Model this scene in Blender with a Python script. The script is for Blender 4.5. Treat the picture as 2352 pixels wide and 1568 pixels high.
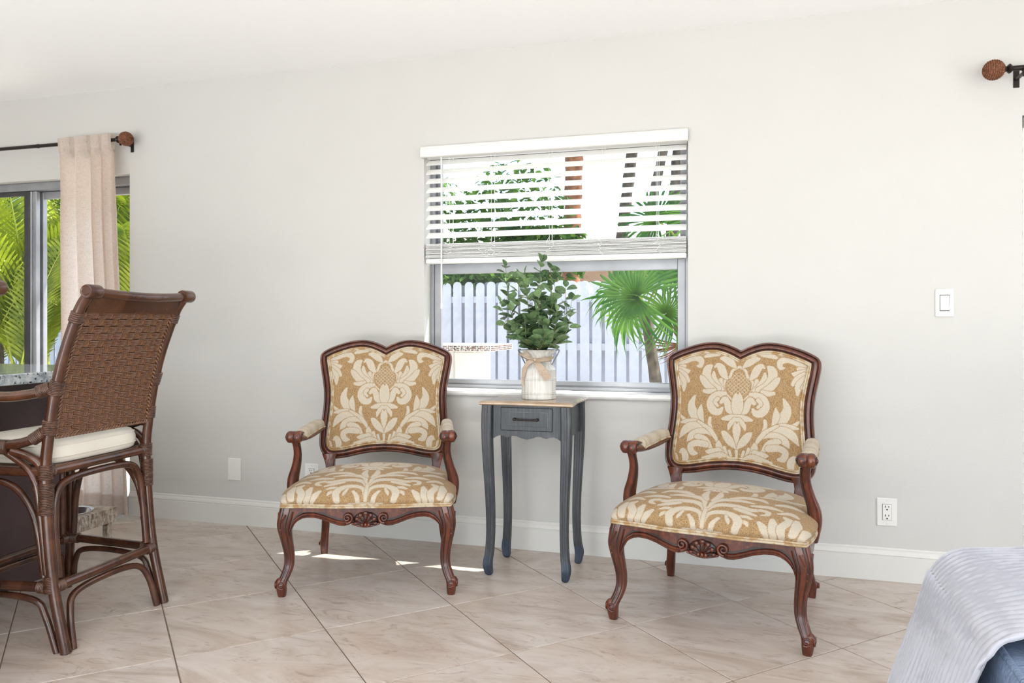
import bpy, bmesh, math, random
import numpy as np
from mathutils import Vector, Matrix, Quaternion

for o in list(bpy.data.objects): bpy.data.objects.remove(o)
scene = bpy.context.scene
COL = scene.collection
PI = math.pi
rad = math.radians

# ------------------------------------------------------------------ camera
W, H, FPX, HORIZON = 2352, 1568, 1773.0, 742.0
CAM_Y, CAM_Z, YAW = -3.628, 1.10, rad(16.5)
cam = bpy.data.cameras.new('camera'); cam.sensor_width = 36.0
cam.lens = FPX / W * 36.0
cam.shift_y = -(H / 2 - HORIZON) / W
cam.clip_start = 0.05; cam.clip_end = 300
camo = bpy.data.objects.new('camera', cam); COL.objects.link(camo)
camo.location = (0, CAM_Y, CAM_Z); camo.rotation_euler = (PI / 2, 0, YAW)
scene.camera = camo

# ------------------------------------------------------------------ sky, sun, added fill lamps
world = bpy.data.worlds.new('sky'); scene.world = world; world.use_nodes = True
wn = world.node_tree; wn.nodes.clear()
wo = wn.nodes.new('ShaderNodeOutputWorld'); bg = wn.nodes.new('ShaderNodeBackground')
sky = wn.nodes.new('ShaderNodeTexSky'); sky.sky_type = 'NISHITA'; sky.sun_disc = False
sky.sun_elevation = rad(50); sky.sun_rotation = rad(43); sky.air_density = 1.0; sky.dust_density = 1.5
wn.links.new(sky.outputs[0], bg.inputs[0]); wn.links.new(bg.outputs[0], wo.inputs[0])
bg.inputs[1].default_value = 0.45
SUN_DIR = Vector((-0.60, -0.41, -1.0))
sl = bpy.data.lights.new('sun', 'SUN'); sl.energy = 12.0; sl.angle = rad(0.6); sl.color = (1, .97, .92)
so = bpy.data.objects.new('sun', sl); COL.objects.link(so)
so.location = (4, 6, 9); so.rotation_euler = SUN_DIR.to_track_quat('-Z', 'Y').to_euler()

def area(name, loc, direction, sx, sy, watts, color=(1, 1, 1)):
    l = bpy.data.lights.new(name, 'AREA'); l.shape = 'RECTANGLE'; l.size = sx; l.size_y = sy
    l.energy = watts; l.color = color
    o = bpy.data.objects.new(name, l); COL.objects.link(o); o.location = loc
    o.rotation_euler = Vector(direction).to_track_quat('-Z', 'Z' if abs(direction[2]) < .9 else 'Y').to_euler()
    return o
# added fill lamps at the unseen wall openings, to brighten the room
area('front_fill', (-1.2, -7.3, 1.25), (0, 1, 0.20), 7.0, 2.2, 30, (.985, .995, 1))
area('right_fill', (3.55, -3.3, 1.2), (-.8, 0.6, 0.08), 4.2, 2.1, 85, (.985, .995, 1))
# added upward lamp low behind the camera, to brighten the ceiling
area('ceiling_fill', (-1.0, -5.6, .04), (0, .15, 1), 6.0, 3.0, 850, (.985, .995, 1))

scene.view_settings.view_transform = 'Standard'; scene.view_settings.look = 'None'
scene.view_settings.gamma = 1.0; scene.view_settings.use_curve_mapping = False
scene.view_settings.exposure = -0.06

# ------------------------------------------------------------------ mesh helpers
def cr(pts, n=6, closed=False):
    """Catmull-Rom through points of any dimension."""
    P = [np.array(p, float) for p in pts]; out = []; N = len(P)
    segs = N if closed else N - 1
    for i in range(segs):
        p1, p2 = P[i], P[(i + 1) % N]
        p0 = P[(i - 1) % N] if (closed or i > 0) else 2 * p1 - p2
        p3 = P[(i + 2) % N] if (closed or i < N - 2) else 2 * p2 - p1
        for k in range(n):
            t = k / n
            out.append(.5 * ((2 * p1) + (-p0 + p2) * t + (2 * p0 - 5 * p1 + 4 * p2 - p3) * t * t + (-p0 + 3 * p1 - 3 * p2 + p3) * t ** 3))
    if not closed: out.append(P[-1])
    return [tuple(float(c) for c in p) for p in out]

class MB:
    def __init__(s): s.v = []; s.f = []; s.m = []
    def add(s, vs, fs, m=0):
        b = len(s.v); s.v += [tuple(p) for p in vs]
        for f in fs: s.f.append(tuple(i + b for i in f)); s.m.append(m)
        return s
    def box(s, x0, x1, y0, y1, z0, z1, m=0, c=0.0):
        if c <= 0:
            vs = [(x, y, z) for z in (z0, z1) for y in (y0, y1) for x in (x0, x1)]
            return s.add(vs, [(0, 2, 3, 1), (4, 5, 7, 6), (0, 1, 5, 4), (2, 6, 7, 3), (0, 4, 6, 2), (1, 3, 7, 5)], m)
        X, Y, Z = (x0, x1), (y0, y1), (z0, z1); vs = []; idx = {}
        for i in (0, 1):
            for j in (0, 1):
                for k in (0, 1):
                    for a in range(3):
                        p = [X[i] + (c if i == 0 else -c), Y[j] + (c if j == 0 else -c), Z[k] + (c if k == 0 else -c)]
                        p[a] = (X, Y, Z)[a][(i, j, k)[a]]
                        idx[(i, j, k, a)] = len(vs); vs.append(p)
        fs = []
        for a in range(3):
            b, d = (a + 1) % 3, (a + 2) % 3
            for e in (0, 1):
                q = []
                for (p, r) in ((0, 0), (1, 0), (1, 1), (0, 1)):
                    t = [0, 0, 0]; t[a] = e; t[b] = p; t[d] = r; q.append(idx[(*t, a)])
                fs.append(tuple(q if e else q[::-1]))
            for p in (0, 1):           # edges along axis a between faces b and d
                for r in (0, 1):
                    t0 = [0, 0, 0]; t0[a] = 0; t0[b] = p; t0[d] = r; t1 = list(t0); t1[a] = 1
                    q = (idx[(*t0, b)], idx[(*t1, b)], idx[(*t1, d)], idx[(*t0, d)])
                    fs.append(q if (p == r) else q[::-1])
        for i in (0, 1):
            for j in (0, 1):
                for k in (0, 1):
                    q = (idx[(i, j, k, 0)], idx[(i, j, k, 1)], idx[(i, j, k, 2)])
                    fs.append(q if (i + j + k) % 2 == 1 else q[::-1])
        return s.add(vs, fs, m)
    def loft(s, rings, caps=True, m=0, closed=True, loop=False, mats=None):
        n = len(rings[0]); vs = [p for r in rings for p in r]; b = len(s.v); s.v += [tuple(p) for p in vs]
        R = len(rings)
        for i in range(R if loop else R - 1):
            i2 = (i + 1) % R
            for j in range(n if closed else n - 1):
                j2 = (j + 1) % n
                s.f.append((b + i * n + j, b + i * n + j2, b + i2 * n + j2, b + i2 * n + j)); s.m.append(mats[j] if mats else m)
        if caps and not loop and closed:
            s.f.append(tuple(b + j for j in range(n))[::-1]); s.m.append(m)
            s.f.append(tuple(b + (R - 1) * n + j for j in range(n))); s.m.append(m)
        return s
    def tube(s, path, r, n=10, m=0, caps=True, loop=False, up=None, flat=None):
        """round (or flat=(a,b) elliptical) tube along path; r number or list"""
        P = [Vector(p) for p in path]; N = len(P); rings = []
        R = r if isinstance(r, (list, tuple)) else [r] * N
        prev = None
        for i in range(N):
            a = P[(i - 1) % N] if (loop or i > 0) else P[i]
            c = P[(i + 1) % N] if (loop or i < N - 1) else P[i]
            t = (c - a).normalized() if (c - a).length > 1e-9 else Vector((0, 0, 1))
            if prev is None:
                u = Vector(up) if up else (Vector((0, 0, 1)) if abs(t.z) < .9 else Vector((1, 0, 0)))
            else: u = Vector(up) if up else prev
            u = u - t * u.dot(t)
            if u.length < 1e-6: u = t.orthogonal()
            u.normalize(); prev = u; w = t.cross(u)
            fa, fb = flat if flat else (1, 1)
            rings.append([P[i] + (w * math.cos(2 * PI * k / n) * fa + u * math.sin(2 * PI * k / n) * fb) * R[i] for k in range(n)])
        return s.loft(rings, caps, m, True, loop)
    def lathe(s, prof, n=24, c=(0, 0, 0), m=0, axis='z', caps=True):
        rings = []
        for r, z in prof:
            ring = []
            for k in range(n):
                a = 2 * PI * k / n; x, y = r * math.cos(a), r * math.sin(a)
                p = (x, y, z) if axis == 'z' else ((z, x, y) if axis == 'x' else (y, z, x))
                ring.append((p[0] + c[0], p[1] + c[1], p[2] + c[2]))
            rings.append(ring)
        return s.loft(rings, caps, m)
    def ell(s, c, r, n=10, k=6, m=0, rot=None):
        rings = []
        for i in range(k + 1):
            a = -PI / 2 + PI * i / k; ca = max(math.cos(a), 1e-3); ring = []
            for j in range(n):
                b = 2 * PI * j / n
                p = Vector((r[0] * ca * math.cos(b), r[1] * ca * math.sin(b), r[2] * math.sin(a)))
                if rot is not None: p = rot @ p
                ring.append(p + Vector(c))
            rings.append(ring)
        return s.loft(rings, True, m)
    def grid(s, G, m=0, flip=False):
        r = len(G); c = len(G[0]); b = len(s.v)
        s.v += [tuple(p) for row in G for p in row]
        for i in range(r - 1):
            for j in range(c - 1):
                q = (b + i * c + j, b + i * c + j + 1, b + (i + 1) * c + j + 1, b + (i + 1) * c + j)
                s.f.append(q[::-1] if flip else q); s.m.append(m)
        return s
    def prism(s, poly, axis, a, b, m=0):
        """extrude 2D polygon along axis from a to b"""
        def P(u, v, w): return {'x': (w, u, v), 'y': (u, w, v), 'z': (u, v, w)}[axis]
        n = len(poly); vs = [P(u, v, a) for u, v in poly] + [P(u, v, b) for u, v in poly]
        fs = [tuple(range(n))[::-1], tuple(range(n, 2 * n))] + [(i, (i + 1) % n, n + (i + 1) % n, n + i) for i in range(n)]
        return s.add(vs, fs, m)
    def mesh(s, name, mats, smooth=35):
        me = bpy.data.meshes.new(name); me.from_pydata(s.v, [], s.f); 
        for mt in (mats if isinstance(mats, (list, tuple)) else [mats]): me.materials.append(mt)
        me.polygons.foreach_set('material_index', s.m)
        bm = bmesh.new(); bm.from_mesh(me); bmesh.ops.recalc_face_normals(bm, faces=bm.faces); bm.to_mesh(me); bm.free()
        if smooth:
            me.polygons.foreach_set('use_smooth', [True] * len(me.polygons))
            me.set_sharp_from_angle(angle=rad(smooth))
        me.update(); return me
    def build(s, name, mats, parent=None, smooth=35):
        return link(name, s.mesh(name, mats, smooth), parent)

def link(name, data, parent=None):
    o = bpy.data.objects.new(name, data); COL.objects.link(o)
    if parent is not None: o.parent = parent
    return o
def thing(name, label, cat, loc=(0, 0, 0), rz=0.0, group=None):
    o = bpy.data.objects.new(name, None); COL.objects.link(o); o.empty_display_size = .1
    o.location = loc; o.rotation_euler = (0, 0, rz); return tag(o, label, cat, group)
def tag(o, label, cat, group=None):
    o['label'] = label; o['category'] = cat
    if group: o['group'] = group
    return o
def struct(o, label=None):
    o['kind'] = 'structure'
    if label: o['label'] = label
    return o
KIDS = {}
def copy_tree(o, parent=None, top=True):
    c = o.copy(); COL.objects.link(c)
    if parent is not None: c.parent = parent
    for ch in o.children: copy_tree(ch, c, False)
    return c

# ------------------------------------------------------------------ materials
def srgb(r, g, b):
    f = lambda c: (c / 255 / 12.92) if c / 255 <= .04045 else ((c / 255 + .055) / 1.055) ** 2.4
    return (f(r), f(g), f(b), 1)
class NT:
    def __init__(s, name):
        s.mat = bpy.data.materials.new(name); s.mat.use_nodes = True; s.t = s.mat.node_tree; s.t.nodes.clear()
        s.out = s.n('ShaderNodeOutputMaterial'); s.p = s.n('ShaderNodeBsdfPrincipled'); s.l(s.p.outputs[0], s.out.inputs[0])
    def n(s, t, **kw):
        x = s.t.nodes.new(t)
        for k, v in kw.items(): setattr(x, k, v)
        return x
    def l(s, a, b): s.t.links.new(a, b)
    def set(s, **kw):
        for k, v in kw.items(): s.p.inputs[k.replace('_', ' ')].default_value = v
    def coord(s, scale=(1, 1, 1), kind='Object', rot=(0, 0, 0), rnd=0.0):
        tc = s.n('ShaderNodeTexCoord'); mp = s.n('ShaderNodeMapping'); mp.inputs['Scale'].default_value = scale; mp.inputs['Rotation'].default_value = rot
        src = tc.outputs[kind]
        if rnd:
            oi = s.n('ShaderNodeObjectInfo'); vm = s.n('ShaderNodeVectorMath', operation='MULTIPLY_ADD')
            cmb = s.n('ShaderNodeCombineXYZ')
            for i in range(3): s.l(oi.outputs['Random'], cmb.inputs[i])
            s.l(cmb.outputs[0], vm.inputs[0]); vm.inputs[1].default_value = (rnd, rnd * 1.7, rnd * .6); s.l(src, vm.inputs[2]); src = vm.outputs[0]
        s.l(src, mp.inputs[0]); return mp.outputs[0]
    def noise(s, co, scale=5, detail=4, rough=.55, dist=0):
        x = s.n('ShaderNodeTexNoise'); x.inputs['Scale'].default_value = scale; x.inputs['Detail'].default_value = detail
        x.inputs['Roughness'].default_value = rough; x.inputs['Distortion'].default_value = dist; s.l(co, x.inputs['Vector']); return x.outputs['Fac']
    def ramp(s, fac, stops):
        x = s.n('ShaderNodeValToRGB'); e = x.color_ramp.elements
        while len(e) < len(stops): e.new(.5)
        for k, (p, c) in enumerate(stops): e[k].position = p; e[k].color = c if len(c) == 4 else (*c, 1)
        s.l(fac, x.inputs[0]); return x.outputs[0]
    def mix(s, fac, a, b, mode='MIX'):
        x = s.n('ShaderNodeMix', data_type='RGBA', blend_type=mode)
        for sock, v in ((x.inputs[0], fac), (x.inputs[6], a), (x.inputs[7], b)):
            if isinstance(v, (int, float)): sock.default_value = v
            elif isinstance(v, tuple): sock.default_value = v
            else: s.l(v, sock)
        return x.outputs[2]
    def bump(s, h, strength=.3, dist=.002):
        x = s.n('ShaderNodeBump'); x.inputs['Strength'].default_value = strength; x.inputs['Distance'].default_value = dist
        s.l(h, x.inputs['Height']); s.l(x.outputs[0], s.p.inputs['Normal'])
    def base(s, c):
        if isinstance(c, tuple): s.p.inputs['Base Color'].default_value = c
        else: s.l(c, s.p.inputs['Base Color'])

def plain(name, c, rough=.5, metal=0.0, var=0.08, scale=8, bump=0.0, bscale=60, **kw):
    t = NT(name); co = t.coord(); f = t.noise(co, scale, 4)
    d = tuple(max(0, x * (1 - var * 2)) for x in c[:3]) + (1,); u = tuple(min(1, x * (1 + var)) for x in c[:3]) + (1,)
    t.base(t.ramp(f, [(.3, d), (.7, u)])); t.set(Roughness=rough, Metallic=metal)
    for k, v in kw.items(): t.p.inputs[k.replace('_', ' ')].default_value = v
    if bump: t.bump(t.noise(co, bscale, 3), bump, .003)
    return t.mat

M = {}
M['wall'] = plain('wall_paint', srgb(201, 200, 196), .75, var=.01, scale=1.5, bump=.12, bscale=140)
M['ceiling'] = plain('ceiling_paint', srgb(250, 250, 249), .85, var=.005, scale=1.0, bump=.05)
M['trim'] = plain('trim_paint', srgb(216, 215, 210), .38, var=.015, scale=4)
M['white'] = plain('white_plastic', srgb(226, 225, 221), .35, var=.01)
M['slot'] = plain('dark_slot', srgb(30, 28, 26), .6, var=0)
M['alu'] = plain('aluminium_frame', srgb(156, 158, 162), .40, .45, var=.10, scale=5)
M['alu_dark'] = plain('dark_aluminium', srgb(74, 74, 76), .42, .5, var=.1)
M['stucco'] = plain('white_stucco', srgb(240, 239, 235), .9, var=.02, bump=.3)
M['marble'] = plain('marble_sill', srgb(236, 236, 234), .2, var=.04, scale=6)
M['grout'] = plain('floor_grout', srgb(122, 106, 92), .9, var=.1, scale=20)
M['steel'] = plain('stainless_steel', srgb(205, 205, 205), .2, 1.0, var=.03)
M['rod'] = plain('bronze_rod', srgb(48, 40, 36), .35, .6, var=.1)
M['rope'] = plain('woven_rope_brown', srgb(128, 78, 50), .6, var=.3, scale=120)
M['espresso'] = plain('espresso_wood', srgb(80, 62, 62), .38, var=.12, scale=7)
M['glide'] = plain('black_rubber', srgb(22, 20, 20), .7, var=0)

def m_tile():
    t = NT('travertine_tile'); co = t.coord((1, 1, 1), 'Object', rnd=7)
    co2 = t.coord((1.2, 3.4, 1), 'Object', rot=(0, 0, rad(28)), rnd=7)
    a = t.noise(co2, 1.7, 8, .66, 1.8); b = t.noise(co, 2.0, 4, .5, .8); c = t.noise(co2, 3.2, 8, .72, 3.0)
    col = t.ramp(a, [(.30, srgb(166, 148, 134)), (.45, srgb(190, 177, 166)), (.60, srgb(204, 194, 186)), (.8, srgb(212, 205, 198))])
    col = t.mix(t.ramp(b, [(.42, (0, 0, 0)), (.72, (.55, .55, .55))]), col, srgb(196, 178, 162))
    col = t.mix(t.ramp(c, [(.33, (.65, .65, .65)), (.46, (0, 0, 0))]), col, srgb(142, 119, 101))
    t.base(col); t.set(Roughness=.30); t.p.inputs['Specular IOR Level'].default_value = .45
    t.bump(a, .06, .003); return t.mat
M['tile'] = m_tile()

def m_wood(name, dark, mid, light, rough=.28, scale=9, stretch=(6, 6, 1)):
    t = NT(name); co = t.coord(stretch); a = t.noise(co, scale, 6, .6, .6); b = t.noise(t.coord(), 14, 3)
    col = t.ramp(a, [(.3, dark), (.5, mid), (.72, light)]); col = t.mix(t.ramp(b, [(.4, (0, 0, 0)), (.75, (.45, .45, .45))]), col, dark)
    t.base(col); t.set(Roughness=rough); t.p.inputs['Coat Weight'].default_value = .25; t.p.inputs['Coat Roughness'].default_value = .2
    t.bump(a, .05, .002); return t.mat
M['mahogany'] = m_wood('mahogany', srgb(46, 20, 13), srgb(88, 39, 22), srgb(124, 62, 34))
M['glaze'] = m_wood('antique_glaze', srgb(26, 15, 12), srgb(42, 24, 18), srgb(58, 34, 24), .4)
M['rattan_pole'] = m_wood('rattan_pole', srgb(50, 27, 17), srgb(76, 43, 27), srgb(98, 60, 38), .22, 5, (2, 2, 2))
M['rattan_bind'] = m_wood('rattan_binding', srgb(46, 27, 18), srgb(80, 49, 33), srgb(112, 76, 54), .35, 20, (4, 4, 4))
M['rattan_weave'] = m_wood('rattan_weave', srgb(70, 42, 26), srgb(112, 74, 50), srgb(146, 106, 78), .3, 24, (3, 3, 3))
M['rattan_gap'] = plain('rattan_backing', srgb(46, 28, 20), .7, var=.1)
M['tabletop'] = m_wood('worn_oak_top', srgb(132, 106, 80), srgb(166, 140, 112), srgb(192, 174, 152), .25, 5, (1, 9, 9))
M['weathered'] = m_wood('weathered_wood', srgb(110, 84, 62), srgb(170, 156, 138), srgb(214, 208, 198), .75, 12, (2, 7, 3))

def m_damask():
    t = NT('damask_fabric'); at = t.n('ShaderNodeAttribute', attribute_name='damask')
    co = t.coord((1, 1, 1)); w1 = t.noise(t.coord((130, 1100, 1100)), 1.0, 2); w2 = t.noise(t.coord((1100, 130, 130)), 1.0, 2)
    wv = t.n('ShaderNodeMath', operation='ADD'); t.l(w1, wv.inputs[0]); t.l(w2, wv.inputs[1])
    gold = t.ramp(wv.outputs[0], [(.75, srgb(116, 86, 50)), (1.0, srgb(143, 112, 73)), (1.25, srgb(170, 141, 102))])
    cream = t.ramp(wv.outputs[0], [(.75, srgb(168, 155, 133)), (1.2, srgb(192, 181, 163))])
    t.base(t.mix(at.outputs['Fac'], gold, cream)); t.set(Roughness=.85)
    t.p.inputs['Sheen Weight'].default_value = .12; t.p.inputs['Sheen Roughness'].default_value = .4
    t.bump(wv.outputs[0], .25, .001); return t.mat
M['damask'] = m_damask()
def m_piping():
    t = NT('damask_piping'); f = t.noise(t.coord(), 28, 3)
    t.base(t.ramp(f, [(.44, srgb(190, 176, 152)), (.58, srgb(164, 132, 90))])); t.set(Roughness=.85); return t.mat
M['piping'] = m_piping()

def m_blue():
    t = NT('distressed_slate_paint'); a = t.noise(t.coord((60, 60, 4)), 2.0, 5, .65); b = t.noise(t.coord(), 9, 4)
    col = t.ramp(a, [(.28, srgb(42, 45, 49)), (.5, srgb(55, 59, 63)), (.75, srgb(78, 82, 87))])
    t.base(t.mix(t.ramp(b, [(.6, (0, 0, 0)), (.85, (.3, .3, .3))]), col, srgb(120, 126, 130))); t.set(Roughness=.45); return t.mat
M['slate'] = m_blue()
def m_blue2():
    t = NT('navy_leg_ends'); a = t.noise(t.coord((60, 60, 4)), 2.0, 5, .65)
    t.base(t.ramp(a, [(.3, srgb(36, 45, 60)), (.7, srgb(58, 70, 88))])); t.set(Roughness=.45); return t.mat
M['navy'] = m_blue2()
def m_blue3():
    t = NT('rubbed_slate_paint'); a = t.noise(t.coord((8, 60, 60)), 2.0, 5, .65)
    t.base(t.ramp(a, [(.3, srgb(96, 101, 108)), (.55, srgb(128, 134, 140)), (.78, srgb(170, 176, 180))])); t.set(Roughness=.45); return t.mat
M['rubbed'] = m_blue3()

def m_linen(name, a, b, trans):
    t = NT(name); co = t.coord((500, 500, 60)); f = t.noise(co, 1.0, 2); g = t.noise(t.coord((40, 40, 700)), 1.0, 2)
    ad = t.n('ShaderNodeMath', operation='ADD'); t.l(f, ad.inputs[0]); t.l(g, ad.inputs[1])
    col = t.ramp(ad.outputs[0], [(.75, a), (1.25, b)])
    d = t.n('ShaderNodeBsdfDiffuse'); tr = t.n('ShaderNodeBsdfTranslucent'); mx = t.n('ShaderNodeMixShader')
    t.l(col, d.inputs[0]); t.l(col, tr.inputs[0]); mx.inputs[0].default_value = trans
    t.l(d.outputs[0], mx.inputs[1]); t.l(tr.outputs[0], mx.inputs[2]); t.l(mx.outputs[0], t.out.inputs[0]); return t.mat
M['linen'] = m_linen('linen_curtain', srgb(216, 202, 191), srgb(238, 226, 216), .56)
M['burlap'] = m_linen('burlap_ribbon', srgb(176, 154, 134), srgb(206, 188, 168), .25)
M['canvas'] = plain('cream_canvas', srgb(226, 219, 206), .9, var=.04, scale=6, bump=.2, bscale=300)
M['slat'] = m_linen('white_slat', srgb(248, 248, 246), srgb(252, 252, 250), .3)
M['cord'] = plain('white_cord', srgb(244, 244, 242), .6, var=0)

def m_glass(name, tint=(1, 1, 1, 1), ior=1.45):
    t = NT(name); tr = t.n('ShaderNodeBsdfTransparent'); tr.inputs[0].default_value = tint
    gl = t.n('ShaderNodeBsdfGlossy'); gl.inputs['Roughness'].default_value = .02
    lw = t.n('ShaderNodeLayerWeight'); lw.inputs[0].default_value = .5; mx = t.n('ShaderNodeMixShader')
    pw = t.n('ShaderNodeMath', operation='POWER'); t.l(lw.outputs['Facing'], pw.inputs[0]); pw.inputs[1].default_value = 5.0
    fr = t.n('ShaderNodeMath', operation='MULTIPLY_ADD'); t.l(pw.outputs[0], fr.inputs[0]); fr.inputs[1].default_value = .5; fr.inputs[2].default_value = .012
    t.l(fr.outputs[0], mx.inputs[0]); t.l(tr.outputs[0], mx.inputs[1]); t.l(gl.outputs[0], mx.inputs[2]); t.l(mx.outputs[0], t.out.inputs[0]); return t.mat
M['glass'] = m_glass('window_glass', (.98, .985, .98, 1), 1.16)

def m_granite():
    t = NT('polished_granite'); co = t.coord(); a = t.noise(co, 30, 6, .7); b = t.noise(co, 75, 3, .6); c = t.noise(co, 12, 3)
    col = t.ramp(a, [(.33, srgb(134, 146, 156)), (.47, srgb(190, 200, 206)), (.62, srgb(222, 227, 229))])
    col = t.mix(t.ramp(b, [(.34, (1, 1, 1)), (.42, (0, 0, 0))]), col, srgb(52, 56, 66)); col = t.mix(t.ramp(c, [(.62, (0, 0, 0)), (.75, (.4, .4, .4))]), col, srgb(96, 106, 118))
    t.base(col); t.set(Roughness=.06); return t.mat
M['granite'] = m_granite()

def m_knit():
    t = NT('grey_knit_throw'); co = t.coord((1, 1, 1), 'UV'); w = t.n('ShaderNodeTexWave', wave_type='BANDS', bands_direction='X')
    w.inputs['Scale'].default_value = 17; w.inputs['Distortion'].default_value = 2.2; w.inputs['Detail'].default_value = 2; w.inputs['Detail Scale'].default_value = 3
    t.l(co, w.inputs['Vector'])
    t.base(t.ramp(w.outputs['Fac'], [(.0, srgb(150, 151, 160)), (.5, srgb(164, 166, 175)), (1, srgb(172, 174, 183))])); t.set(Roughness=.95)
    t.p.inputs['Sheen Weight'].default_value = .3; t.bump(w.outputs['Fac'], .35, .003); return t.mat
M['knit'] = m_knit()
def m_denim():
    t = NT('blue_denim_upholstery'); f = t.noise(t.coord((70, 260, 70)), 1.0, 4, .7)
    t.base(t.ramp(f, [(.3, srgb(78, 94, 118)), (.55, srgb(112, 130, 156)), (.8, srgb(150, 166, 186))])); t.set(Roughness=.9); return t.mat
M['denim'] = m_denim()

def m_leaf(name, dark, light, trans=.3, rough=.5, scale=5):
    t = NT(name); oi = t.n('ShaderNodeObjectInfo'); f = t.noise(t.coord((1, 1, 1), 'Object', rnd=5), scale, 3)
    ad = t.n('ShaderNodeMath', operation='MULTIPLY_ADD'); t.l(oi.outputs['Random'], ad.inputs[0]); ad.inputs[1].default_value = .5; t.l(f, ad.inputs[2])
    col = t.ramp(ad.outputs[0], [(.4, dark), (1.0, light)])
    t.base(col); t.set(Roughness=rough)
    tr = t.n('ShaderNodeBsdfTranslucent'); t.l(col, tr.inputs[0]); mx = t.n('ShaderNodeMixShader'); mx.inputs[0].default_value = trans
    t.l(t.p.outputs[0], mx.inputs[1]); t.l(tr.outputs[0], mx.inputs[2]); t.l(mx.outputs[0], t.out.inputs[0]); return t.mat
M['euca'] = m_leaf('eucalyptus_leaf', srgb(44, 72, 46), srgb(136, 166, 116), .22, .45)
M['stem'] = plain('plant_stem', srgb(120, 116, 70), .6, var=.15)
M['palm'] = m_leaf('palm_leaf', srgb(50, 104, 34), srgb(132, 180, 66), .42, .45)
M['areca'] = m_leaf('areca_leaf', srgb(34, 72, 16), srgb(168, 182, 44), .42, .45)
M['hedge'] = m_leaf('hedge_leaf', srgb(50, 96, 34), srgb(140, 178, 70), .4, .5)
M['bark'] = plain('grey_palm_bark', srgb(100, 90, 78), .9, var=.35, scale=14, bump=.6, bscale=20)
M['barkred'] = plain('orange_palm_bark', srgb(170, 112, 78), .9, var=.3, scale=10, bump=.6, bscale=18)
M['petiole'] = plain('green_petiole', srgb(170, 180, 70), .5, var=.12)
M['fence'] = plain('white_fence_paint', srgb(222, 224, 232), .8, var=.06, scale=5)
M['ground'] = plain('pale_gravel', srgb(206, 200, 190), .95, var=.15, scale=30, bump=.4, bscale=60)
M['tan'] = plain('tan_stucco', srgb(196, 160, 132), .9, var=.04, bump=.2)
M['roof'] = plain('grey_roof', srgb(150, 140, 132), .9, var=.15, scale=9)
M['pebble'] = plain('pebble', srgb(150, 120, 104), .6, var=.55, scale=14)
M['concrete'] = plain('white_concrete', srgb(226, 224, 220), .9, var=.04)
M['vase'] = None
def m_vase():
    t = NT('whitewashed_tin'); a = t.noise(t.coord((90, 90, 5)), 1.0, 4, .6); b = t.noise(t.coord(), 18, 4)
    col = t.ramp(a, [(.32, srgb(176, 172, 164)), (.52, srgb(206, 204, 198)), (.75, srgb(222, 220, 215))])
    t.base(t.mix(t.ramp(b, [(.6, (0, 0, 0)), (.8, (.5, .5, .5))]), col, srgb(186, 178, 166))); t.set(Roughness=.5); return t.mat
M['vase'] = m_vase()

# ================================================================== THE SETTING
XL, XR, YF, ZC, WT = -6.6, 3.6, -7.4, 2.452, 0.20
D1, D2 = (-5.35, -3.365, 1.958), (1.107, 3.0, 1.952)      # sliding doors: x0, x1, top
WX0, WX1, WZ0, WZ1 = -1.54, -0.232, 0.765, 1.975          # window opening

# floor: grout bed with every tile on it
floor = struct(MB().box(XL, XR, YF, WT + .02, -.12, -.0025).build('floor', M['grout'], smooth=0), 'beige travertine tile floor laid on the diagonal')
PITCH, GAP = .4985, .0042
def clip(poly, a, b, c):       # keep a*x+b*y<=c
    out = []
    for i in range(len(poly)):
        p, q = poly[i], poly[(i + 1) % len(poly)]
        dp, dq = a * p[0] + b * p[1] - c, a * q[0] + b * q[1] - c
        if dp <= 0: out.append(p)
        if dp * dq < 0:
            t = dp / (dp - dq); out.append((p[0] + t * (q[0] - p[0]), p[1] + t * (q[1] - p[1])))
    return out
def tile_mesh(poly):
    c = .0015; n = len(poly); cx = sum(p[0] for p in poly) / n; cy = sum(p[1] for p in poly) / n
    ins = [(p[0] + (cx - p[0]) * .006, p[1] + (cy - p[1]) * .006) for p in poly]
    m = MB(); m.loft([[(x, y, -.008) for x, y in poly], [(x, y, -c) for x, y in poly], [(x, y, 0) for x, y in ins]])
    return m.mesh('tile', M['tile'], 0)
hs = (PITCH - GAP) / 2; r2 = math.sqrt(.5)
diamond = [(hs * r2 * 2 * math.cos(a), hs * r2 * 2 * math.sin(a)) for a in (0, PI / 2, PI, 3 * PI / 2)]
whole = tile_mesh(diamond); rest = MB()
for i in range(-16, 14):
    for j in range(-14, 16):
        u = -.833 + (i + .5) * PITCH; v = -.197 + (j + .5) * PITCH
        x, y = (u + v) * r2, (u - v) * r2
        poly = [(px + x, py + y) for px, py in diamond]
        p2 = poly
        for (a, b, c) in ((0, 1, -.001), (0, -1, -YF), (1, 0, XR), (-1, 0, -XL)):
            p2 = clip(p2, a, b, c) if p2 else p2
        if len(p2) < 3: continue
        area2 = abs(sum(p2[k][0] * p2[(k + 1) % len(p2)][1] - p2[(k + 1) % len(p2)][0] * p2[k][1] for k in range(len(p2)))) / 2
        if area2 < .002: continue
        full = area2 > .995 * (hs * 2) ** 2
        # the 300 nearest the view are tiles of their own
        if y < -4.3 or (y < -2.6 and x < -4.2):
            rest.loft([[(px, py, -.008) for px, py in p2], [(px, py, 0) for px, py in p2]]); continue
        o = link('tile', whole if full else tile_mesh([(px - x, py - y) for px, py in p2]), floor); o.location = (x, y, 0)

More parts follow.
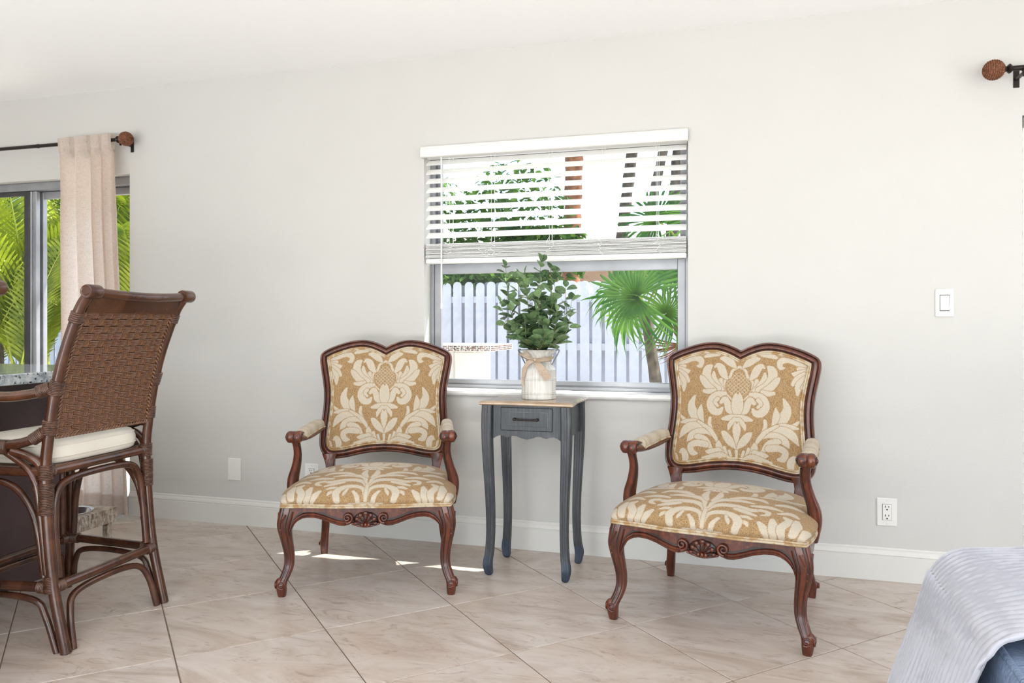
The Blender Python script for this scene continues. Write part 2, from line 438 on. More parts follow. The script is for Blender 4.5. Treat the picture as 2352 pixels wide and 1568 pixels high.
ro = rest.build('tiles', M['tile'], floor, 0); ro['kind'] = 'stuff'
wb = MB()
for (x0, x1, z0, z1) in ((XL - WT, D1[0], -.1, ZC + .1), (D1[0], D1[1], D1[2], ZC + .1), (D1[1], WX0, -.1, ZC + .1), (WX0, WX1, -.1, WZ0), (WX0, WX1, WZ1, ZC + .1),
                         (WX1, D2[0], -.1, ZC + .1), (D2[0], D2[1], D2[2], ZC + .1), (D2[1], XR + WT, -.1, ZC + .1)):
    wb.box(x0, x1, 0, WT, z0, z1)
struct(wb.build('wall_back', M['wall'], smooth=0), 'off-white painted wall with window and sliding doors')
struct(MB().box(XL - WT, XL, YF - WT, 0, -.1, ZC + .1).build('wall_left', M['wall'], smooth=0))
wr = MB()
for (y0, y1, z0, z1) in ((YF - WT, -5.4, -.1, ZC + .1), (-5.4, -1.2, 2.25, ZC + .1), (-1.2, 0, -.1, ZC + .1), (-5.4, -1.2, -.1, .12)): wr.box(XR, XR + WT, y0, y1, z0, z1)
struct(wr.build('wall_right', M['wall'], smooth=0))
wf = MB()
for (x0, x1, z0, z1) in ((XL, -4.8, -.1, ZC + .1), (-4.8, 2.4, 2.36, ZC + .1), (2.4, XR, -.1, ZC + .1), (-4.8, 2.4, -.1, .1)): wf.box(x0, x1, YF - WT, YF, z0, z1)
struct(wf.build('wall_front', M['wall'], smooth=0))
struct(MB().box(XL - WT, XR + WT, YF - WT, WT, ZC, ZC + .12).build('ceiling', M['ceiling'], smooth=0), 'smooth white ceiling')

def baseboard(name, x0, x1):
    p = [(0, 0), (0, .139), (-.004, .139), (-.0075, .134), (-.0075, .128), (-.011, .124), (-.0135, .117), (-.0155, .110), (-.0125, .107), (-.0125, .105), (-.016, .103), (-.016, 0)]
    m = MB(); m.prism(p, 'x', x0, x1)
    return struct(m.build(name, M['trim'], smooth=25), 'white moulded baseboard along the wall')
baseboard('baseboard_back', D1[1] + .005, D2[0] - .005)

# marble window sill, nosed
def sill():
    m = MB(); prof = [(.13, .742), (-.030, .742), (-.036, .746), (-.040, .754), (-.038, .764), (-.032, .770), (.13, .770)]
    rings = []
    for k in range(41):
        x = WX0 + .002 + (WX1 - WX0 - .004) * k / 40; rings.append([(x, y, z + (.0012 * math.sin(k * 2.1) if y < 0 else 0)) for y, z in prof])
    m.loft(rings); return m
struct(sill().build('trim_1', M['marble']), 'white marble window sill with rounded nose')

# window with aluminium single-hung sashes
win = struct(thing('window_1', 'grey aluminium single-hung window behind the white blind', 'window')); del win['category']
def frame_rect(m, x0, x1, z0, z1, w, y0, y1, mi=0, wb=None, wt=None):
    wb = w if wb is None else wb; wt = w if wt is None else wt
    m.box(x0, x0 + w, y0, y1, z0, z1, mi, .002); m.box(x1 - w, x1, y0, y1, z0, z1, mi, .002)
    m.box(x0 + w, x1 - w, y0, y1, z0, z0 + wb, mi, .002); m.box(x0 + w, x1 - w, y0, y1, z1 - wt, z1, mi, .002)
fr = MB(); frame_rect(fr, WX0, WX1, .77, WZ1, .018, .085, .165); fr.build('frame', M['alu'], win)
s1 = MB(); frame_rect(s1, WX0 + .018, WX1 - .018, .782, 1.405, .036, .095, .125, 0, .032, .050)
s1.box(WX0 + .06, WX1 - .06, .0945, .0955, .792, .7935, 1); s1.build('lower_sash', [M['alu'], M['alu_dark']], win)
s2 = MB(); frame_rect(s2, WX0 + .018, WX1 - .018, 1.365, WZ1 - .018, .026, .130, .155); s2.build('upper_sash', M['alu'], win)
MB().box(WX0 + .05, WX1 - .05, .108, .112, .81, 1.36).build('pane', M['glass'], win, 0)
MB().box(WX0 + .04, WX1 - .04, .141, .145, 1.385, WZ1 - .04).build('pane', M['glass'], win, 0)

# left sliding door
def sliding_door(name, d, label, meet):
    r = struct(thing(name, label, 'door')); del r['category']
    x0, x1, zt = d
    f = MB(); f.box(x0, x1, .06, .16, zt - .048, zt, 0, .003); f.box(x0, x0 + .03, .06, .16, 0, zt - .048, 0, .003); f.box(x1 - .012, x1, .06, .16, 0, zt - .048, 0, .003)
    f.box(x0, x1, .055, .165, 0, .03, 0, .003); f.build('frame', M['alu'], r)
    a = MB(); a.box(meet - .055, meet - .012, .065, .095, .03, zt - .05, 1, .003)
    for k, (w, dy) in enumerate(((.016, .0), (.012, .006), (.020, .002))): a.box(meet - .012 + sum((.016, .012, .020)[:k]), meet - .012 + sum((.016, .012, .020)[:k + 1]), .068 + dy, .098 + dy, .03, zt - .05, 0, .003)
    a.box(x0 + .03, meet - .055, .068, .095, zt - .075, zt - .05, 1, .002); a.box(x0 + .03, meet - .055, .068, .095, .03, .10, 1, .002); a.build('sliding_panel', [M['alu'], M['alu_dark']], r)
    b = MB(); frame_rect(b, meet, x1 - .012, .03, zt - .05, .042, .115, .145); b.build('fixed_panel', M['alu'], r)
    MB().box(x0 + .03, meet - .05, .078, .084, .10, zt - .075).build('pane', M['glass'], r, 0)
    MB().box(meet + .04, x1 - .05, .128, .134, .07, zt - .09).build('pane', M['glass'], r, 0)
    return r
sliding_door('door_1', D1, 'sliding glass door looking onto areca palms', -4.165)
sliding_door('door_2', D2, 'sliding glass door beside the light switch', 2.05)

# roof overhang outside
ev = MB(); ev.box(-9, 5, WT, .57, 2.46, 2.60, 0); ev.box(-9, 5, .555, .585, 2.42, 2.66, 1)
ev.build('eave', [M['stucco'], M['white']], smooth=0); e_ = bpy.data.objects['eave']; e_.name = 'trim_2'; struct(e_, 'white roof overhang outside the window')
struct(MB().box(-60, 50, WT, 90, -.35, -.15).build('ground', M['ground'], smooth=0), 'pale gravel garden ground')
struct(MB().box(XL - WT, XR + WT, YF - 8, YF - WT, -.35, -.13).build('patio', M['ground'], smooth=0), 'pale patio')

# ------------------------------------------------------------------ wall plates
def plate(name, label, x, z, w, h, kind):
    r = thing(name, label, {'blank': 'wall plate', 'switch': 'light switch', 'outlet': 'outlet'}[kind], (x, 0, z))
    MB().box(-w / 2, w / 2, -.006, -.0005, -h / 2, h / 2, 0, .0028).build('cover_plate', M['white'], r, 20)
    for s in (-1, 1):
        sc = MB(); zz = s * (h * .34 if kind == 'blank' else h * .415)
        sc.lathe([(.0001, -.0072), (.003, -.007), (.0036, -.0058)], 12, (0, 0, zz), 0, 'y'); sc.box(-.0026, .0026, -.0074, -.0070, zz - .0004, zz + .0004, 1)
        sc.build('screw', [M['white'], M['slot']], r)
    if kind == 'switch':
        MB().box(-.0185, .0185, -.0066, -.006, -.0345, .0345, 0).build('bezel', M['slot'], r, 0)
        m = MB(); m.prism([(-.0062, -.032), (-.0115, -.030), (-.0085, 0), (-.0078, .030), (-.0062, .032)], 'x', -.0168, .0168); m.build('rocker', M['white'], r, 0)
    if kind == 'outlet':
        MB().box(-.0182, .0182, -.0064, -.006, -.0345, .0345, 0).build('bezel', M['slot'], r, 0)
        rc = MB().box(-.0170, .0170, -.0095, -.006, -.0335, .0335, 0, .001).build('receptacle', M['white'], r, 20)
        sl_ = MB()
        for s in (-1, 1):
            zz = s * .019
            sl_.box(-.0078, -.0048, -.0098, -.0094, zz + .0005, zz + .0095); sl_.box(.0052, .0078, -.0098, -.0094, zz + .0015, zz + .0088)
            sl_.lathe([(.0001, -.0098), (.0032, -.0098), (.0032, -.0094)], 10, (0, 0, zz - .0075), 0, 'y')
        sl_.build('slots', M['slot'], rc, 0)
    return r
plate('wall_plate', 'blank white wall plate low on the wall between stool and armchair', -2.661, .300, .082, .122, 'blank')
plate('light_switch', 'white rocker light switch plate at shoulder height', .821, 1.185, .070, .117, 'switch')
plate('wall_outlet', 'white outlet plate low on the wall, fully in the open', .600, .292, .080, .120, 'outlet')
plate('wall_outlet', 'white outlet plate half hidden behind the seat of an armchair', -2.183, .296, .080, .120, 'outlet')

# ------------------------------------------------------------------ curtain rods, curtain
def finial(m, x, y, z, R, s):
    """rope ball: a cord wound round a ball"""
    m.ell((x, y, z), (R * .97, R * .97, R * .97), 20, 12, 0)
    turns = 15; N = 900; P = []
    for k in range(N):
        a = -PI / 2 + PI * (k + .5) / N; b = 2 * PI * turns * k / N
        P.append((x + s * R * math.sin(a) * 1.0, y + R * math.cos(a) * math.cos(b), z + R * math.cos(a) * math.sin(b)))
    m.tube(P, [.0026 * (1 + .55 * math.sin(k * 1.9)) for k in range(N)], 6, 0)
def curtain_rod(label, xa, xb, y, z, R, s, brackets, joint=None):
    r = thing('curtain_rod', label, 'curtain rod', (0, 0, 0))
    m = MB(); m.tube([(xa, y, z), (xb, y, z)], .0105, 14)
    if joint: m.lathe([(.0105, joint - .012), (.0125, joint - .010), (.0125, joint), (.0105, joint + .002)], 14, (0, y, z), 0, 'x', False)
    m.build('rod', M['rod'], r)
    f = MB(); xe = xa + s * .004
    prof = [(.0105, 0), (.016, .004), (.020, .010), (.016, .016), (.010, .020), (.013, .027), (.018, .030)]
    f.lathe([(a, xa + s * b) for a, b in prof], 16, (0, y, z), 0, 'x'); f.build('collar', M['rod'], r)
    g = MB(); finial(g, xa + s * (.028 + R), y, z, R, s); g.build('finial', M['rope'], r)
    for bx_ in brackets:
        b = MB(); b.box(bx_ - .011, bx_ + .011, -.004, 0, z - .055, z + .03, 0, .001); b.box(bx_ - .006, bx_ + .006, y - .004, -.004, z - .026, z - .016, 0, .001)
        b.tube([(bx_, y + .016 * math.cos(a), z + .014 * math.sin(a)) for a in [PI * (1 + k / 10) for k in range(11)]], .004, 8); b.box(bx_ - .004, bx_ + .004, y - .006, y + .006, z - .034, z - .012, 0, .001)
        b.build('bracket', M['rod'], r)
    return r
curtain_rod('dark curtain rod with rope ball finial, carrying the linen curtain', -3.372, -5.60, -.09, 2.134, .037, 1, (-3.345, -5.4), -3.93)
curtain_rod('dark curtain rod with rope ball finial on the wall above the light switch', 1.045, 2.98, -.09, 2.121, .038, -1, (1.085, 2.9))

def curtain():
    r = thing('curtain', 'linen rod-pocket curtain gathered at the end of its rod', 'curtain', (0, 0, 0))
    rng = random.Random(5); nz, nx = 70, 150; G = []
    for i in range(nz + 1):
        z = 2.165 - (2.165 - .032) * (i / nz) ** 1.15
        h = (2.165 - z) / 2.13
        xl = -3.785 + .03 * min(1, h * 6) - .012 * h; xr = -3.385 + .055 * h ** .8 + (.055 if h > .45 else .055 * (h / .45)) * h
        row = []
        for j in range(nx + 1):
            u = j / nx; ph = u * 2 * PI * 4.6 + 1.5 * math.sin(u * 6.5 + .8) + .45 * math.sin(h * 3 + u * 5)
            amp = .042 * (.55 + .45 * min(1, h * 5)) * (1 - .35 * h)
            y = -.092 + amp * (math.sin(ph) + .28 * math.sin(2 * ph + 1.0 + 2 * h))
            x = xl + (xr - xl) * (u + .018 * math.sin(2 * ph)) 
            if h < .045:                                         # pocket round the rod
                y = -.092 - .020 + .012 * math.sin(ph) ; 
            row.append((x, y, z + (.006 * math.sin(ph * 1.0) if i == 0 else 0) + (.03 * h * (u - .5) * -.3)))
        G.append(row)
    m = MB(); m.grid(G); p = m.build('panel', M['linen'], r, 60)
    # back of the rod pocket and bottom hem
    B = MB(); B.grid([[(x - .012 * k * (1 if x > -3.5 else -1) * .3, y + .042, z) for (x, y, z) in G[k]] for k in range(0, 5)]); B.grid([G[0], [(x, y + .042, z) for (x, y, z) in G[0]]]); B.build('rod_pocket', M['linen'], r, 60)
    h = MB(); h.grid([[(x, y + .004, z) for (x, y, z) in G[k]] for k in range(nz - 3, nz + 1)]); h.grid([[(x - .012 * k, y + .004, z) for (x, y, z) in [G[i][-1]]] [0:1] * 1 + [(G[i][-1 - k * 3][0], G[i][-1 - k * 3][1] + .004, G[i][-1 - k * 3][2]) for k in range(1, 4)] for i in range(nz + 1)]) if False else None
    h.build('hem', M['linen'], r, 60)
    s = MB(); s.grid([[(G[i][nx - k][0], G[i][nx - k][1] + .004, G[i][nx - k][2]) for k in range(0, 6)] for i in range(4, nz + 1)]); s.build('side_hem', M['linen'], r, 60)
curtain()

# ------------------------------------------------------------------ blind
def blind():
    r = thing('window_blind', 'white two-inch slat blind half raised over the window', 'blind', (0, 0, 0))
    v = MB(); v.prism([(-.004, 1.933), (-.036, 1.933), (-.040, 1.937), (-.040, 1.972), (-.036, 1.977), (-.036, 1.981), (-.040, 1.986), (-.004, 1.986)], 'x', WX0 - .004, WX1 + .002); v.build('valance', M['white'], r, 20)
    MB().box(WX0 + .006, WX1 - .006, .0, .055, 1.937, 1.972, 0, .002).build('head_rail', M['white'], r)
    x0, x1 = WX0 + .008, WX1 - .008; ny = 6; tl = rad(38)
    def slat_mesh():
        m = MB(); up = []; dn = []
        for k in range(ny + 1):
            t = -1 + 2 * k / ny; y = t * .025; z = .0028 * (1 - t * t); up.append((y, z + .0013)); dn.append((y, z - .0013))
        m.prism(up + dn[::-1], 'x', x0, x1); return m.mesh('slat', M['slat'], 50)
    sm = slat_mesh()
    for k in range(9):
        o = link('slat', sm, r); o.location = (0, .026, 1.915 - .0462 * k); o.rotation_euler = (tl, 0, 0)
    rng = random.Random(3)
    for k in range(15):
        o = link('slat', sm, r); o.location = (0, .026 + rng.uniform(-.004, .004), 1.430 + k * .0049 + rng.uniform(-.0006, .0006)); o.rotation_euler = (rng.uniform(-.02, .03), 0, rng.uniform(-.0015, .0015))
    MB().box(x0, x1, .001, .051, 1.402, 1.4255, 0, .004).build('bottom_rail', M['slat'], r)
    for cx in (-1.403, -1.182, -.888, -.629, -.377):
        c = MB()
        for y in (-.001, .053): c.tube([(cx, y, 1.94), (cx + .002, y, 1.50)], .0009, 5)
        c.tube([(cx + .012, .026, 1.94), (cx + .010, .026, 1.50)], .0009, 5)
        for k in range(9): c.tube([(cx, -.001, 1.902 - .0462 * k), (cx, .053, 1.927 - .0462 * k)], .0006, 4)
        c.build('ladder_cord', M['cord'], r)
        P = [(cx, -.003, 1.515)]; z = 1.512
        while z > 1.412:
            z -= rng.uniform(.004, .011); P.append((cx + rng.uniform(-.026, .026), -.004 - rng.uniform(0, .016), z + rng.uniform(-.008, .008)))
        P.append((cx, -.001, 1.408)); MB().tube(cr(P, 6), .0010, 5).build('loose_cord', M['cord'], r)
    P = cr([(-1.26, -.003, 1.475), (-1.235, -.008, 1.46), (-1.215, -.01, 1.440), (-1.19, -.008, 1.462), (-1.16, -.01, 1.452), (-1.175, -.012, 1.436), (-1.14, -.01, 1.444), (-1.12, -.006, 1.455)], 8)
    MB().tube(P, .0012, 5).build('loose_cord', M['cord'], r)
    w = MB(); w.tube([(-1.44, -.016, 1.935), (-1.44, -.014, 1.18)], .0042, 8); w.tube([(-1.44, -.014, 1.20), (-1.44, -.014, 1.172)], .0055, 8); w.build('tilt_wand', M['white'], r)
blind()
def door_blind():
    r = thing('door_blind', 'white slat blind lowered inside the sliding door beside the light switch', 'blind', (0, 0, 0))
    x0, x1 = D2[0] + .008, D2[1] - .008
    MB().box(x0, x1, .005, .055, 1.905, 1.948, 0, .002).build('head_rail', M['white'], r)
    sm = MB().box(x0, x1, -.025, .025, -.0014, .0014).mesh('slat', M['white'], 0)
    for k in range(43):
        o = link('slat', sm, r); o.location = (0, .030, 1.880 - .043 * k); o.rotation_euler = (rad(-72), 0, 0)
    MB().box(x0, x1, .008, .052, .012, .034, 0, .003).build('bottom_rail', M['white'], r)
door_blind()

# ================================================================== DAMASK PATTERN
# leaf strokes of the woven motif (left half; x, y, half-width), painted in order, later ones outlined over earlier ones
DAM = [
 [(910,300,14),(835,345,16),(795,425,16),(735,478,16),(728,560,15),(762,640,14),(815,690,10)],
 [(860,305,14),(805,252,44),(745,212,40),(692,203,18)],
 [(760,445,14),(722,395,44),(692,325,46),(650,288,26),(614,312,11)],
 [(715,585,22),(668,530,46),(690,465,24)], [(705,580,20),(625,530,52),(600,450,38),(602,378,16)],
 [(660,570,30),(565,520,46),(512,440,54),(522,345,50),(568,300,20)], [(610,585,22),(525,540,40),(468,470,36),(440,430,18)],
 [(615,592,20),(545,610,28),(480,602,20)],
 [(738,628,22),(655,642,40),(585,690,46),(562,770,50),(602,835,46),(665,842,36),(702,798,16)],
 [(648,772,16),(618,730,20),(652,690,22)], [(690,728,22),(738,692,34),(768,745,40),(788,805,46),(862,840,52)],
 [(872,612,6),(866,700,44),(865,780,46),(865,845,28)],
 [(862,905,36),(785,908,36),(705,922,16)], [(852,930,30),(792,985,26),(772,1035,12)],
 [(858,962,8),(855,1040,34),(850,1180,12),(848,1405,10)],
 [(842,1250,10),(782,1172,46),(728,1100,36),(692,1066,6)],
 [(300,985,24),(235,960,26),(160,890,8)], [(440,985,14),(352,884,58),(318,782,46),(350,690,22),(374,655,4)], [(462,985,14),(432,862,38),(444,770,8)],
 [(585,1090,12),(545,990,22),(553,920,18)], [(500,1030,16),(400,985,34),(290,975,34),(180,985,10)], [(590,1110,14),(500,1050,34),(360,1018,44),(240,1068,48),(162,1170,8)], [(600,1140,14),(520,1085,26),(420,1085,36),(320,1135,44),(262,1205,8)],
 [(640,1195,16),(598,1120,24),(540,1050,22),(450,990,16),(400,965,8)],
 [(565,1275,14),(482,1192,50),(405,1152,36),(368,1150,16)], [(490,1232,36),(372,1222,36),(300,1262,36),(318,1332,36),(374,1342,14)],
 [(822,1395,10),(702,1302,26),(650,1242,40),(656,1186,10)], [(790,1340,12),(770,1290,20)], [(742,1320,12),(714,1250,18)],
 [(645,1292,32),(545,1312,34),(492,1310,10)], [(805,1402,10),(685,1352,40),(562,1372,34),(452,1392,20)], [(770,1412,14),(645,1402,26),(535,1425,14)],
 [(120,295,36),(250,232,40),(362,200,40),(440,235,36),(432,300,26),(388,302,8)], [(130,322,24),(226,312,26)],
 [(145,332,22),(232,372,40),(296,362,10)], [(165,362,18),(232,432,40),(276,486,24)], [(155,402,18),(212,502,40),(218,600,16)], [(125,430,16),(168,520,22)],
 [(660,150,24),(565,152,40),(490,185,16)], [(470,130,30),(380,150,24)], [(215,1470,26),(232,1385,42),(202,1322,32),(165,1345,10)], [(125,1450,22),(105,1380,26)], [(320,1455,18),(270,1490,22)],
]
def axis_x(y): return 920 - .0547 * (y - 120)
def strokes_uv(lst): return [[(axis_x(y) - x, y, r) for x, y, r in st] for st in lst]
DUV = strokes_uv(DAM)
def paint(U, V, lst, val):
    for st in lst:
        P = np.array(cr(st, 5)); x0, y0 = P[:, 0].min(), P[:, 1].min(); x1, y1 = P[:, 0].max(), P[:, 1].max(); R = P[:, 2].max() + 12
        idx = np.where((U > x0 - R) & (U < x1 + R) & (V > y0 - R) & (V < y1 + R))[0]
        if len(idx) == 0: continue
        u, v = U[idx], V[idx]; sd = np.full(len(idx), 1e9)
        for a, b in zip(P[:-1], P[1:]):
            dx, dy = b[0] - a[0], b[1] - a[1]; L = dx * dx + dy * dy + 1e-9
            t = np.clip(((u - a[0]) * dx + (v - a[1]) * dy) / L, 0, 1)
            sd = np.minimum(sd, np.hypot(u - a[0] - t * dx, v - a[1] - t * dy) - (a[2] + t * (b[2] - a[2])))
        cov = np.clip(.5 - sd / 6, 0, 1); edge = np.clip(1 - np.abs(sd - 7) / 6, 0, 1)
        val[idx] = val[idx] * (1 - edge) * (1 - cov) + cov
def damask(U, V):
    u = np.abs(U); val = np.zeros(len(U))
    lat = (((u + V) / 46) % 1 < .24) | (((u - V) / 46) % 1 < .24)                       # lattice in the pine cone
    inside = (np.hypot(u / 150, (V - 520) / 150) < 1) & (V > 330) & (V < 700) & (u < 150 - np.abs(V - 520) * .45)
    val[inside & lat] = .62
    paint(u, V, DUV, val)
    return val
SEAT = [[(66,7,5),(0,7,9)], [(30,16,9),(35,45,9),(52,74,6)], [(4,95,3),(16,140,10),(50,168,14),(100,170,15),(150,152,14),(182,160,10)], [(182,160,10),(205,150,10),(206,128,9),(188,120,4)],
 [(100,150,10),(140,130,11),(172,112,5)], [(118,98,8),(140,100,9),(160,88,4)], [(120,70,8),(142,68,9),(152,52,4)], [(6,36,3),(13,85,8),(40,108,12),(76,110,14),(106,92,15),(119,62,15),(112,22,12)], [(75,92,5),(84,70,7),(90,52,3)],
 [(3,20,4),(3,130,4)], [(5,130,4),(20,190,11),(58,218,14),(108,226,12),(150,215,5)], [(8,195,6),(26,240,13),(22,292,5)], [(70,235,8),(110,262,14),(165,262,12),(190,240,6)], [(150,190,8),(200,196,14),(245,182,6)],
 [(214,12,8),(204,45,14),(186,74,7)], [(236,10,10),(233,58,16),(226,98,8)], [(262,12,10),(258,58,14),(280,104,15),(262,128,7)], [(292,28,12),(302,78,15),(300,120,8)], [(318,14,10),(328,60,12)], [(240,150,6),(275,170,14),(300,150,6)], [(225,235,10),(262,250,16),(300,240,8)]]
def damask_seat(X, S):
    u = np.abs(X) * 1000; v = S * 1000; val = np.zeros(len(X)); k = 3.0
    lat = (((u + v) / 15) % 1 < .3) | (((u - v) / 15) % 1 < .3); val[lat & (u > 296) & (v < 62)] = .6
    paint(u * k, v * k, [[(a * k, b * k, c * k) for a, b, c in st] for st in SEAT], val)
    far = v > 292; f = np.zeros(len(X)); f[far] = damask(X[far] / .00042, 1010 - (v[far] - 292) / .42); val[far] = f[far]
    return val
def add_damask(me, U, V, seat=False):
    a = me.attributes.new('damask', 'FLOAT', 'POINT'); a.data.foreach_set('value', (damask_seat if seat else damask)(np.array(U), np.array(V)).astype(np.float32))

# ================================================================== ARMCHAIR
def coons(bot, top, lef, rig, ss, ts):
    def samp(c):
        c = np.array(c); d = np.r_[0, np.cumsum(np.hypot(*(c[1:] - c[:-1]).T))]; d /= d[-1]
        return lambda t: np.array([np.interp(t, d, c[:, 0]), np.interp(t, d, c[:, 1])])
    B, T, L, R = map(samp, (bot, top, lef, rig)); G = []
    for t in ts:
        row = []
        for s in ss:
            row.append((1 - t) * B(s) + t * T(s) + (1 - s) * L(t) + s * R(t) - ((1 - s) * (1 - t) * B(0) + s * (1 - t) * B(1) + (1 - s) * t * T(0) + s * t * T(1)))
        G.append(row)
    return G
BT = rad(11)
def bk(x, z, n): return (x, .24 + (z - .45) * math.tan(BT) - n * math.cos(BT), z + n * math.sin(BT))
HALF_TOP = [(0, .985), (.028, .999), (.07, 1.014), (.115, 1.020), (.17, 1.014), (.23, .997), (.282, .976)]
HALF_SIDE = [(.312, .955), (.3185, .925), (.312, .88), (.301, .82), (.2945, .77), (.294, .71), (.299, .65), (.306, .585), (.307, .535), (.298, .497)]
HALF_BOT = [(.272, .470), (.235, .4605), (.18, .466), (.12, .479), (.06, .4885), (0, .492)]
half = cr(HALF_TOP + HALF_SIDE + HALF_BOT, 5)
iC1, iC2 = (len(HALF_TOP)) * 5 - 2, (len(HALF_TOP) + len(HALF_SIDE)) * 5 - 1
OUT = half[:-1] + [(-x, z) for x, z in half[::-1]][:-1]       # closed, clockwise seen from the front
NH = len(half)
def inset(d):
    N = len(OUT); res = []
    for i in range(N):
        a, b = OUT[(i - 1) % N], OUT[(i + 1) % N]; tx, tz = b[0] - a[0], b[1] - a[1]; L = math.hypot(tx, tz)
        nx, nz = tz / L, -tx / L
        if i == 0: nx, nz = 0, -1.12
        res.append((OUT[i][0] + nx * d, OUT[i][1] + nz * d))
    return res
def chair_proto():
    r = thing('armchair', '', 'armchair')
    # --- back frame: moulded profile swept round the outline
    prof = [(.0, -.034, 0), (.0, -.006, 0), (.0015, -.001, 0), (.005, .003, 0), (.009, .002, 1), (.011, -.0015, 1), (.013, .0015, 0), (.018, .0065, 0), (.024, .0085, 0), (.028, .006, 1), (.030, .002, 1), (.032, .003, 0), (.036, .001, 0), (.036, -.034, 0)]
    m = MB(); rings = [[bk(x, z, n) for x, z in inset(d)] for d, n, _ in prof]
    b = len(m.v)
    for ring in rings: m.v += ring
    N = len(OUT)
    for k in range(len(prof)):
        k2 = (k + 1) % len(prof)
        for i in range(N):
            m.f.append((b + k * N + i, b + k * N + (i + 1) % N, b + k2 * N + (i + 1) % N, b + k2 * N + i)); m.m.append(1 if (prof[k][2] and prof[k2][2] or prof[k][2] == 1) else 0)
    m.build('back_frame', [M['mahogany'], M['glaze']], r, 50)
    for s in (-1, 1):
        p = MB(); rg = []
        for z, xc, w in ((.34, .243, .019), (.40, .246, .019), (.44, .251, .020), (.463, .253, .026), (.485, .252, .036)):
            y = .24 + (z - .45) * math.tan(BT)
            rg.append([(s * xc + dx * w, y + dy, z) for dx, dy in ((-1, -.012), (-.8, -.016), (.8, -.016), (1, -.012), (1, .018), (-1, .018))])
        p.loft(rg); p.build('stile', M['mahogany'], r, 40)
    # --- back upholstery (front) and rear cloth
    I = inset(.0365); N = len(I)
    top = I[N - iC1:] + I[:iC1 + 1]; rig = I[iC1:iC2 + 1][::-1]; bot = (I[iC2:N - iC2 + 1])[::-1]; lef = I[N - iC2:N - iC1 + 1]
    ns, nt = 340, 320; ss = np.linspace(0, 1, ns); ts = np.linspace(0, 1, nt); G = coons(bot, top, lef, rig, ss, ts)
    V3 = []; U = []; V = []
    for j, t in enumerate(ts):
        for i, s in enumerate(ss):
            x, z = G[j][i]; e = (1 - (2 * s - 1) ** 8) * (1 - (2 * t - 1) ** 8); q = (1 - (2 * s - 1) ** 2) * (1 - (2 * t - 1) ** 2)
            V3.append(bk(x, z, -.004 + .012 * max(e, 0) ** .5 + .022 * q)); U.append(x / .000345); V.append(100 + (.984 - z) / .000352)
    m = MB(); m.v = V3; F = [(j * ns + i, j * ns + i + 1, (j + 1) * ns + i + 1, (j + 1) * ns + i) for j in range(nt - 1) for i in range(ns - 1)]; m.f = F; m.m = [0] * len(F)
    me = m.mesh('back_cushion', M['damask'], 180); add_damask(me, U, V); bc = link('back_cushion', me, r)
    for d, n in ((.0395, .003), (.047, .006)):
        MB().tube([bk(x, z, n) for x, z in inset(d)], .0042, 8, 0, False, True).build('piping', M['piping'], bc, 180)
    rb = MB(); rb.add([bk(x, z, -.030) for x, z in inset(.034)], [tuple(range(N))]); rb.build('rear_cloth', M['piping'], r, 0)
    # --- seat
    def fy(x): return -.312 - .020 * (1 - (x / .335) ** 2) + .003 * math.cos(x / .335 * 3 * PI)
    bot = [(x, fy(x)) for x in np.linspace(-.335, .335, 60)]
    rig = cr([(.335, fy(.335)), (.347, -.22), (.346, -.12), (.330, .03), (.300, .16), (.272, .236)], 8); top = [(x, .240 - .006 * abs(x) / .27) for x in np.linspace(-.272, .272, 20)]
    lef = [(-x, y) for x, y in rig]
    ns, nt = 320, 300; rm = lambda a: .5 + .5 * np.sign(a) * (1 - (1 - np.abs(a)) ** 1.6)
    ss = rm(np.linspace(-1, 1, ns)); ts = rm(np.linspace(-1, 1, nt)); G = coons(bot, top, lef, rig, ss, ts); V3 = []; U = []; V = []
    for j, t in enumerate(ts):
        for i, s in enumerate(ss):
            x, y = G[j][i]; a, b_ = 2 * s - 1, 2 * t - 1
            e = max((1 - abs(a) ** 8) * (1 - abs(b_) ** 8), 0) ** .36; q = (1 - a * a) * (1 - b_ * b_)
            z = .372 + .060 * e + .047 * q; bul = .014 * math.sin(PI * min(1, e)) 
            V3.append((x + bul * a * abs(a) ** 8, y + bul * b_ * abs(b_) ** 8, z)); U.append(x); V.append((y - fy(min(.335, abs(x)))) * .92 + (z - .372))
    m = MB(); m.v = V3; F = [(j * ns + i, j * ns + i + 1, (j + 1) * ns + i + 1, (j + 1) * ns + i) for j in range(nt - 1) for i in range(ns - 1)]; m.f = F; m.m = [0] * len(F)
    me = m.mesh('seat_cushion', M['damask'], 180); add_damask(me, U, V, True); sc = link('seat_cushion', me, r)
    peri = bot + rig[1:] + top[::-1][1:] + lef[::-1][1:-1]
    for z, o in ((.3735, .003), (.3655, .0045)):
        P = []
        for (x, y) in peri:
            L = math.hypot(x, y + .03); P.append((x + x / L * o, y + (y + .03) / L * o, z))
        MB().tube(P, .0046, 8, 0, False, True).build('piping', M['piping'], sc, 180)
    MB().prism([(x * .985, y * .985) for x, y in peri[::2]], 'z', .345, .372).build('seat_frame', M['mahogany'], r, 30)
    # --- front apron with moulded serpentine edge
    def low(x):
        x = abs(x); K = [(0, .284), (.03, .287), (.052, .2955), (.0585, .298), (.065, .2935), (.085, .2885), (.105, .2895), (.135, .299), (.17, .3115), (.205, .319), (.235, .320), (.255, .316), (.275, .305), (.288, .292), (.298, .275), (.307, .245)]
        return float(np.interp(x, [k[0] for k in K], [k[1] for k in K]))
    xs = np.linspace(-.307, .307, 131); offs = [(0, -.022), (0, -.001), (.002, .002), (.005, .003), (.0075, .0005), (.009, .001), (.013, .004), (.017, .004), (.0195, .001), (.021, -.002), (.03, -.002), (None, -.002), (None, -.022)]
    m = MB(); Gr = []
